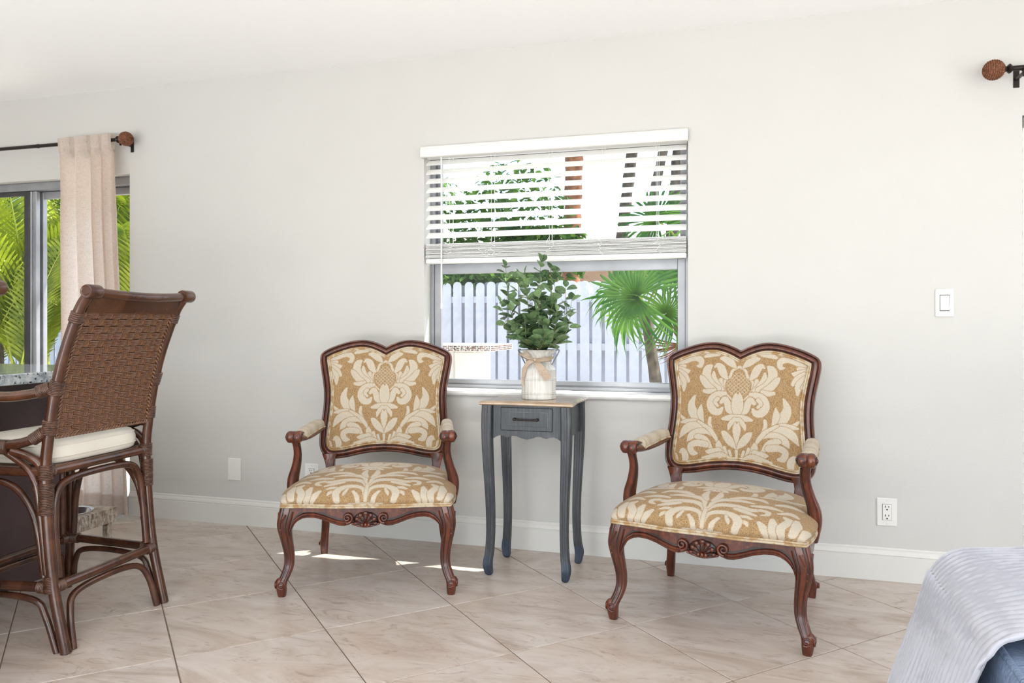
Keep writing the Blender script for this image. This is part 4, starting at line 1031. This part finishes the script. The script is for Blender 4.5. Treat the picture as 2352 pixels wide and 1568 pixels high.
    # braided border
    loop = []
    for x in np.linspace(-hw, hw, 60): loop.append((x, yz(z1 + .004), z1 + .004))
    for z in np.linspace(z1, z0, 60): loop.append((hw + .003, yz(z), z))
    for x in np.linspace(hw, -hw, 60): loop.append((x, yz(z0 - .006), z0 - .006))
    for z in np.linspace(z0, z1, 60): loop.append((-hw - .003, yz(z), z))
    dense = []
    for i in range(len(loop)):
        a, b = Vector(loop[i]), Vector(loop[(i + 1) % len(loop)]); dense += [a, a.lerp(b, .5)]
    for ph in (0, PI):
        MB().tube([p + Vector((0, .006 + .0045 * math.cos(i * .78 + ph), 0)) + (Vector((0, 0, 1)) if (i // 120) % 2 == 0 else Vector((1, 0, 0))) * .0045 * math.sin(i * .78 + ph) for i, p in enumerate(dense)], .0042, 6, 0, False, True).build('braid', M['rattan_weave'], wp, 80)
    MB().box(-.232, .232, -.19, .185, .600, .617, 0, .004).build('seat_deck', M['rattan_bind'], r)
    m = MB(); rg = []                                                   # loose seat cushion
    for z, o in ((.617, .014), (.622, .004), (.640, -.001), (.660, -.002), (.680, .003), (.692, .014), (.699, .034), (.703, .08)):
        P = []; hx, hy0, hy1 = .232 - o, -.225 + o, .192 - o * .8
        for k in range(48):
            a = 2 * PI * k / 48; c, s_ = math.cos(a), math.sin(a); q = (abs(c) ** 6 + abs(s_) ** 6) ** (-1 / 6); P.append((c * q * (hx + (.018 if s_ < 0 else 0) * abs(s_)), (hy0 + hy1) / 2 + s_ * q * (hy1 - hy0) / 2, z))
        rg.append(P)
    m.loft(rg); cu = m.build('seat_cushion', M['canvas'], r, 60)
    for i in (2, 4): MB().tube(rg[i], .0030, 6, 0, False, True).build('piping', M['canvas'], cu, 180)
    return r
st1 = stool_proto(); st2 = copy_tree(st1)
st1.location = (-2.44, -1.355, 0); st1.rotation_euler = (0, 0, rad(-87)); st1['label'] = 'woven rattan bar stool with cream seat cushion, next to the far end of the counter'
st2.location = (-2.46, -2.150, 0); st2.rotation_euler = (0, 0, rad(-88)); st2['label'] = 'second rattan bar stool, farther along the counter from the curtain'
for o in (st1, st2): o['group'] = 'rattan stools at the counter'

# ================================================================== ISLAND
MB().box(-3.75, -2.885, -3.45, -.885, 0, .868, 0, .003).build('island_body', M['espresso'])
io = bpy.data.objects['island_body']; io.name = 'kitchen_island'; tag(io, 'dark espresso wood kitchen island behind the rattan stool', 'kitchen island')
m = MB(); m.loft([[(x, y, z) for x, y in ((-3.86 + o, -3.55 + o), (-2.610 - o, -3.55 + o), (-2.610 - o, -.832 - o), (-3.86 + o, -.832 - o))] for o, z in ((.003, .868), (0, .871), (0, .907), (.003, .910))])
ct = m.build('countertop', M['granite'], None, 0); tag(ct, 'speckled grey polished granite countertop on the kitchen island', 'countertop')

# ------------------------------------------------------------------ raised pet feeder
def feeder():
    r = thing('pet_feeder_stand', 'low weathered white wooden stand holding a steel bowl by the curtain', 'feeder stand', (-3.12, -.72, 0))
    ht = .208; hx, hy = .215, .145
    bx, by, br = .07, .005, .094
    for k in range(5):
        a = -hy + k * .058 + .001; b = a + .0555
        if b > by - br and a < by + br:
            ys = np.linspace(a, b, 9); cut = [math.sqrt(max(0, br * br - (y - by) ** 2)) for y in ys]
            MB().prism([(-hx, a)] + [(bx - c, y) for c, y in zip(cut, ys)] + [(-hx, b)], 'z', ht - .020, ht).build('plank', M['weathered'], r, 20)
            MB().prism([(hx, b)] + [(bx + c, y) for c, y in zip(cut[::-1], ys[::-1])] + [(hx, a)], 'z', ht - .020, ht).build('plank', M['weathered'], r, 20)
        else: MB().box(-hx, hx, a, b, ht - .020, ht, 0, .002).build('plank', M['weathered'], r, 20)
    for sx in (-1, 1):
        MB().box(sx * (hx - .009) - .009, sx * (hx - .009) + .009, -hy, hy, ht - .068, ht - .021, 0, .002).build('apron', M['weathered'], r, 20)
        for sy in (-1, 1): MB().box(sx * (hx - .032) - .016, sx * (hx - .032) + .016, sy * (hy - .030) - .014, sy * (hy - .030) + .014, 0, ht - .021, 0, .002).build('leg', M['weathered'], r, 20)
    for sy in (-1, 1): MB().box(-hx + .02, hx - .02, sy * (hy - .009) - .009, sy * (hy - .009) + .009, ht - .068, ht - .021, 0, .002).build('apron', M['weathered'], r, 20)
    b = tag(MB().lathe([(.001, -.048), (.060, -.048), (.080, -.030), (.089, -.004), (.094, .002), (.101, .0035), (.1035, .0015), (.101, .0005), (.0905, -.001), (.0915, -.008), (.082, -.034), (.062, -.0505), (.001, -.0505)], 40).build('pet_bowl', M['steel'], None, 40), 'stainless steel pet bowl set in the weathered stand', 'bowl'); b.location = (-3.12 + bx, -.72 + by, ht + .0005)
feeder()

# ================================================================== SOFA AND THROW
def rbox(m, x0, x1, y0, y1, z0, z1, rr, seg=4, mi=0):
    bm = bmesh.new(); bmesh.ops.create_cube(bm, size=1); bmesh.ops.scale(bm, vec=(x1 - x0, y1 - y0, z1 - z0), verts=bm.verts); bmesh.ops.translate(bm, vec=((x0 + x1) / 2, (y0 + y1) / 2, (z0 + z1) / 2), verts=bm.verts)
    bmesh.ops.bevel(bm, geom=list(bm.edges), offset=rr, segments=seg, profile=.5, affect='EDGES', clamp_overlap=True)
    bm.verts.ensure_lookup_table(); m.add([v.co[:] for v in bm.verts], [[v.index for v in f.verts] for f in bm.faces], mi); bm.free(); return m
def sofa():
    r = thing('sofa', 'blue denim upholstered sofa with a grey knitted throw over its arm', 'sofa', (.375, -2.35, 0), rad(-2.2))
    rbox(MB(), .0, 2.1, -.48, .46, .07, .34, .03).build('base', M['denim'], r, 60)
    rbox(MB(), .0, .25, -.50, .48, .075, .598, .022).build('arm', M['denim'], r, 60); rbox(MB(), 1.85, 2.1, -.50, .48, .075, .598, .022).build('arm', M['denim'], r, 60)
    rbox(MB(), .252, 1.848, .22, .48, .34, .655, .06).build('backrest', M['denim'], r, 60)
    for k in range(2): rbox(MB(), .255 + k * .798, .255 + k * .798 + .792, -.50, .215, .342, .47, .035).build('seat_cushion', M['denim'], r, 60)
    for x in (.010, .240): MB().tube([(x, -.49, .593), (x, .47, .593)], .0055, 8).build('piping', M['denim'], r, 60)
    for x in (.06, 2.04):
        for y in (-.42, .40): MB().lathe([(.018, 0), (.026, .075)], 14, (x, y, 0)).build('foot', M['espresso'], r, 60)
sofa()
def throw():
    prof = cr([(.215, .06), (.248, .17), (.290, .34), (.328, .46), (.352, .545), (.366, .590), (.386, .620), (.425, .640), (.49, .652), (.58, .668), (.72, .690), (.90, .694), (1.05, .690)], 9)
    d = [0]
    for a, b in zip(prof[:-1], prof[1:]): d.append(d[-1] + math.hypot(b[0] - a[0], b[1] - a[1]))
    ny = 200; G = []; UV = []
    rng = random.Random(2)
    for j in range(ny + 1):
        t = j / ny; y = -2.300 + .44 * t; row = []
        for i, (x, z) in enumerate(prof):
            f = i / (len(prof) - 1); sh = .04 * (y + 1.87); hang = max(0, (.60 - z) / .54)
            rip = .0030 * math.sin(2 * PI * y / .019 + 1.1 * math.sin(i * .5) * .6 + hang * 14)
            yy = y + .02 * math.sin(f * 9) * (1 - t) + (.05 * hang * (t - .2)) - .07 * max(0, f - .62) * (1 - t)
            drop = 0
            if t > .965: drop = -.030 * ((t - .965) / .035) ** 2
            if z > .6: p = (x + sh, yy, z + rip * .7 + drop + .004 * math.sin(f * 20 + y * 12))
            else: p = (x + sh - rip - .012 * hang * math.sin(y * 34), yy, z + drop)
            row.append(p); UV.append((y, d[i]))
        G.append(row)
    # far fall behind the arm
    last = G[-1]; nf = 22
    for k in range(1, nf + 1): G.append([(x, y + .012 * min(1, k / 4) + .004 * math.sin(x * 40), z - (.22 * k / nf if z > .35 else .05 * k / nf)) for x, y, z in last]); UV += [(-1.86 + .22 * k / nf, d[i]) for i in range(len(prof))]
    m = MB(); m.grid(G); nc = len(prof); me = m.mesh('throw_blanket', M['knit'], 180)
    uv = me.uv_layers.new(name='UVMap'); li = np.empty(len(me.loops), dtype=np.int32); me.loops.foreach_get('vertex_index', li); A = np.array(UV, dtype=np.float32)[li]; uv.data.foreach_set('uv', A.ravel())
    o = link('throw_blanket', me); so_ = o.modifiers.new('thickness', 'SOLIDIFY'); so_.thickness = .008; so_.offset = -1
    tag(o, 'pale grey chunky knitted throw draped over the blue sofa arm', 'throw')
throw()

# ================================================================== GARDEN
GZ = -.15
def garden_fence():
    r = thing('garden_fence', 'white painted wooden board fence with rounded pickets across the garden', 'fence', (0, 6.0, GZ))
    top = 1.64 - GZ; w = .058
    def picket(w, top):
        out = [(-w, 0), (w, 0), (w, top - .05)] + [(w * math.cos(a) * 1.0, top - .05 + .05 * math.sin(a)) for a in (PI * .2, PI * .35, PI * .5, PI * .65, PI * .8)] + [(-w, top - .05)]
        return MB().prism(out, 'y', -.011, .011).mesh('picket', M['fence'], 30)
    pm = picket(w, top)
    rng = random.Random(9)
    for i in range(124):
        x = -13.2 + i * .155; o = link('picket', pm, r); o.location = (x + rng.uniform(-.004, .004), -.032, rng.uniform(-.008, .008)); o.rotation_euler = (0, rng.uniform(-.004, .004), 0)
    for i in range(124):
        o = link('picket', pm, r); o.location = (-13.12 + i * .155, .034 + .03, rng.uniform(-.01, .01))
    for z in (.30, .95, 1.56):
        MB().box(-13.4, 6.1, -.02, .052, z - .045, z + .045, 0, .004).build('rail', M['fence'], r)
garden_fence()

def bench():
    r = thing('garden_table', 'white masonry garden table with pebble-edged slab in front of the fence', 'garden table', (-2.52, 3.5, GZ))
    zt = .895 - GZ
    MB().box(-.62, .31, -.36, .36, zt - .058, zt, 0, .004).build('slab', M['concrete'], r)
    pb = MB(); rng = random.Random(4); x = -.61
    while x < .30:
        for row in range(3):
            a = rng.uniform(.006, .013); pb.ell((x + rng.uniform(-.006, .006), -.361, zt - .012 - row * .017 + rng.uniform(-.003, .003)), (a, .005, a * rng.uniform(.5, .8)), 6, 4)
        x += .021
    for row in range(3):
        for k in range(32): a = rng.uniform(.006, .012); pb.ell((.311, -.34 + k * .0215, zt - .012 - row * .017), (.005, a, a * .7), 6, 4)
    p = pb.build('pebbles', M['pebble'], r, 60); p['kind'] = 'stuff'
    MB().box(-.10, .12, -.24, .24, 0, zt - .058, 0, .02).build('pedestal', M['concrete'], r); MB().box(-.60, -.12, -.16, .30, 0, zt - .058, 0, .01).build('base_wall', M['concrete'], r)
bench()

def fan_mesh(rng, nb=34, span=290, L=.58, droop=.16):
    m = MB()
    for k in range(nb):
        a = rad(-span / 2 + span * k / (nb - 1)); l = L * (1 - .22 * abs(k / (nb - 1) - .5) * 2) * rng.uniform(.9, 1.06); w = .0135 * L / .58; P = []; dr = droop * rng.uniform(.7, 1.5)
        d = Vector((math.sin(a), 0, math.cos(a))); sd = Vector((math.cos(a), 0, -math.sin(a))); G = []
        for i in range(7):
            t = i / 6; wt = w * (math.sin(PI * min(1, .10 + .62 * t)) if t < .98 else .04) * (1 if t < .62 else max(.05, (1 - t) / .38)); c = d * l * t + Vector((0, -.05 * math.sin(PI * t) * L, -dr * t ** 3)); 
            G.append([c - sd * wt, c + Vector((0, .012 * (1 - t), 0)), c + sd * wt])
        m.grid(G)
    return m
def fan_palm(label, base, top, lean, fans, mt='bark', tr=.055):
    r = thing('fan_palm', label, 'palm', base)
    b = Vector(base); t = Vector(top) - b; P = cr([(0, 0, 0), tuple(t * .45 + Vector(lean)), tuple(t)], 10)
    MB().tube(P, [tr * (1.15 - .35 * i / (len(P) - 1) + .04 * math.sin(i * 2.2)) for i in range(len(P))], 12).build('trunk', M[mt], r, 60)
    rng = random.Random(int(abs(base[0]) * 1000))
    for hub, facing, roll, L, dead in fans:
        h = Vector(hub) - b
        mid = t.lerp(h, .5) + Vector((0, 0, .05)); MB().tube(cr([tuple(t), tuple(mid), tuple(h)], 6), [.011 - .005 * i / 12 for i in range(13)], 7).build('petiole', M['barkred' if dead else 'petiole'], r, 60)
        o = fan_mesh(rng, 34, 300, L).build('frond', M['barkred' if dead else 'palm'], r, 60); o.location = h; f = Vector(facing).normalized(); q = (-f).to_track_quat('Y', 'Z'); o.rotation_mode = 'QUATERNION'; o.rotation_quaternion = q @ Quaternion((0, 1, 0), rad(roll))
    return r
fan_palm('leaning fan palm with a broad green fan outside the window', (-.62, 3.0, GZ), (-.80, 3.15, 1.22), (.02, 0, 0), [((-.84, 2.9, 1.33), (-.15, -1, .35), -78, .62, False), ((-.55, 3.3, 1.62), (.1, -1, .5), -25, .50, False), ((-1.05, 3.3, 1.42), (-.5, -.7, .6), -60, .48, False), ((-.60, 2.95, 1.18), (.3, -1, .2), 60, .40, False), ((-.95, 3.35, 1.22), (-.4, -.8, .3), -110, .46, False)])
fan_palm('thicker second fan palm trunk beside the leaning fan palm', (-.42, 3.4, GZ), (-.50, 3.5, 1.75), (.03, 0, 0), [((-.70, 3.3, 2.0), (-.1, -1, .5), -40, .55, False), ((-.25, 3.3, 2.0), (.3, -1, .5), 40, .55, False), ((-.45, 3.15, 1.5), (0, -1, .3), 180, .42, False), ((-.50, 3.2, .92), (-.3, -1, .4), 120, .30, True)], 'bark', .075)

def leafcloud(name, label, cat, base, boxes, n, size, mt, seed, trunk=None, group=None):
    """shrub or hedge: trunk part and one foliage part of many single leaves"""
    r = thing(name, label, cat, base, 0, group); rng = random.Random(seed); m = MB()
    for k in range(n):
        c, rx = boxes[k % len(boxes)]
        while True:
            p = Vector((rng.uniform(-1, 1), rng.uniform(-1, 1), rng.uniform(-1, 1)))
            if p.length < 1: break
        p = Vector((c[0] + p.x * rx[0], c[1] + p.y * rx[1], c[2] + p.z * rx[2])); s = size * rng.uniform(.7, 1.3)
        d = Vector((rng.uniform(-1, 1), rng.uniform(-1, 1), rng.uniform(-.8, .5))).normalized(); q = d.to_track_quat('Y', 'Z') @ Quaternion((0, 1, 0), rng.uniform(-1, 1))
        V = [q @ Vector(v) * s + p for v in ((0, 0, 0), (-.26, .35, .06), (.26, .35, .06), (-.2, .72, .02), (.2, .72, .02), (0, 1, -.1), (0, .4, -.03))]
        m.add(V, [(0, 6, 1), (0, 2, 6), (1, 6, 5, 3), (6, 2, 4, 5)])
    o = m.build('foliage', M[mt], r, 0); o['kind'] = 'stuff'
    for t in (trunk or []): MB().tube(cr(t, 6), [.03] * (6 * (len(t) - 1) + 1), 8).build('branch', M['bark'], r, 60)
    return r
leafcloud('hedge', 'green climbing hedge spilling over the white fence', 'hedge', (-3.6, 6.5, GZ), [((-.9, .2, 2.5), (.9, .4, 1.0)), ((.5, .3, 2.6), (.9, .4, .95)), ((-1.7, 0, 2.2), (.8, .4, .8)), ((.0, -.3, 1.85), (1.0, .25, .16)), ((.9, .2, 2.2), (.8, .3, .45))], 6500, .125, 'hedge', 1, [[(-.5, .2, 0), (-.6, .2, 1.2), (-.9, .3, 2.4)], [(.4, .2, 0), (.5, .2, 1.4), (.6, .3, 2.6)]])
leafcloud('shrub', 'glossy broad-leaved shrub growing in front of the fence beside the areca palms', 'shrub', (-7.9, 4.9, GZ), [((0, 0, .7), (.55, .4, .65)), ((.5, .3, 1.2), (.5, .4, .5))], 800, .13, 'hedge', 2, [[(0, 0, 0), (.05, 0, .5), (.1, .1, 1.2)]])
leafcloud('shrub', 'tall dense shrub screen behind the areca palms', 'shrub', (-9.5, 7.2, GZ), [((-1.8, 0, 2.4), (1.6, .4, 1.4)), ((0.2, 0, 2.6), (1.5, .4, 1.4)), ((2.2, 0, 2.3), (1.3, .4, 1.3)), ((-3.6, 0, 2.2), (1.4, .4, 1.6))], 4200, .12, 'hedge', 3, [[(-1, 0, 0), (-1, 0, 1.5), (-1.2, 0, 3)], [(1, 0, 0), (1, 0, 1.5), (1.3, 0, 3)]])

def areca_frond(rng, L=1.7, bend=.9, nl=30):
    m = MB(); P = []
    for i in range(25):
        t = i / 24; a = rad(8) + bend * t ** 1.4; P.append((P[-1][0] + L / 24 * math.sin(a), 0, P[-1][2] + L / 24 * math.cos(a)) if P else (0, 0, 0))
    m.tube(P, [.012 * (1 - .8 * i / 24) for i in range(25)], 6, 1)
    for k in range(nl):
        t = .22 + .78 * (k + .5) / nl; i = t * 24; i0 = min(23, int(i)); p = Vector(P[i0]).lerp(Vector(P[i0 + 1]), i - i0); tg = (Vector(P[i0 + 1]) - Vector(P[i0])).normalized(); nrm = Vector((-tg.z, 0, tg.x))
        if nrm.z < 0: nrm = -nrm
        l = .46 * math.sin(PI * (.18 + .72 * (k / nl))) * rng.uniform(.9, 1.1) + .05
        for s in (-1, 1):
            d = (tg * .75 + Vector((0, s, 0)) * .8 + nrm * .28).normalized(); sd = d.cross(nrm).normalized(); G = []
            for q in range(5):
                u = q / 4; c = p + d * l * u - Vector((0, 0, 1)) * .16 * l * u * u; w = .016 * (math.sin(PI * (.2 + .75 * u))); G.append([c - sd * w, c + sd * w])
            m.grid(G)
    return m.mesh('frond', [M['areca'], M['petiole']], 60)
rng_ = random.Random(21); AF = [areca_frond(rng_, 1.9, .8), areca_frond(rng_, 1.6, 1.15), areca_frond(rng_, 2.1, .55)]
CL = [((-6.35, 3.0), 'areca palm clump just outside the curtained edge of the sliding door'), ((-7.15, 3.9), 'areca palm clump rising behind the linen curtain'), ((-7.6, 2.9), 'areca palm clump seen through the fixed pane of the sliding door'), ((-8.5, 4.2), 'areca palm clump behind the sliding panel of the door'), ((-6.9, 2.2), 'low areca palm clump close to the sliding door'), ((-9.3, 5.0), 'farthest areca palm clump against the dense shrub screen')]
for ci, ((x, y), lab) in enumerate(CL):
    r = thing('areca_palm', lab, 'palm', (x, y, GZ), 0, 'areca palms outside the sliding door'); rng = random.Random(40 + ci)
    for k in range(7):
        a = rng.uniform(0, 6.28); h = rng.uniform(.5, 1.5); lx, ly = .22 * math.cos(a), .22 * math.sin(a); MB().tube([(lx * .5, ly * .5, 0), (lx * .8, ly * .8, h * .6), (lx, ly, h)], [.028, .024, .02], 8).build('cane', M['petiole'] if k % 2 else M['bark'], r, 60)
        for q in range(3):
            o = link('frond', AF[(k + q) % 3], r); o.location = (lx, ly, h - .05); o.rotation_euler = (0, rng.uniform(-.08, .22), rng.uniform(0, 6.28)); s = rng.uniform(.75, 1.1); o.scale = (s, s, s)

def far_trunk(label, x, y, lean, h, tr, mt, crown=True):
    r = thing('palm_tree', label, 'palm', (x, y, GZ)); P = cr([(0, 0, 0), (lean * .4, 0, h * .5), (lean, 0, h)], 12); rng = random.Random(int(x * -100))
    MB().tube(P, [tr * (1 + .09 * math.sin(i * 2.5)) for i in range(len(P))], 10).build('trunk', M[mt], r, 50)
    for k in range(9):
        o = link('frond', AF[k % 3], r); o.location = (lean, 0, h - .1); o.rotation_euler = (0, rng.uniform(.1, .7), k * .7); o.scale = (.45,) * 3
far_trunk('palm with an orange-brown fibrous trunk behind the fence', -2.45, 7.6, .10, 4.2, .13, 'barkred')
far_trunk('grey palm trunk behind the fence, next to the orange-brown one', -1.95, 8.2, .45, 4.6, .09, 'bark')
far_trunk('slim grey palm trunk leaning behind the fence', -1.70, 7.8, .75, 4.4, .07, 'bark')
far_trunk('grey palm trunk behind the fence, above the fan palms', -1.10, 8.0, .30, 4.8, .09, 'bark')

def house():
    r = thing('neighbour_house', 'tan stucco neighbouring house with a low grey roof behind the fence', 'house', (-2.0, 13.0, GZ))
    MB().box(-9, 8, -1.0, 5, 0, 2.65).build('wall', M['tan'], r, 0)
    m = MB(); m.add([(-9.5, -1.6, 2.62), (8.5, -1.6, 2.62), (8.5, 2, 3.45), (-9.5, 2, 3.45), (-9.5, 5.6, 2.62), (8.5, 5.6, 2.62), (-9.5, -1.6, 2.5), (8.5, -1.6, 2.5), (8.5, 5.6, 2.5), (-9.5, 5.6, 2.5)], [(0, 1, 2, 3), (3, 2, 5, 4), (0, 6, 7, 1), (6, 9, 8, 7), (4, 5, 8, 9), (0, 3, 4, 9, 6), (1, 7, 8, 5, 2)]); m.build('roof', M['roof'], r, 0)
    for x in (-3.4, .6, 3.2):
        f = MB(); frame_rect(f, x, x + 1.2, 1.0, 2.15, .06, -1.03, -.98); w_ = f.build('window', M['white'], r, 0); MB().box(x + .06, x + 1.14, -1.015, -1.005, 1.06, 2.09).build('pane', M['alu_dark'], w_, 0)
house()
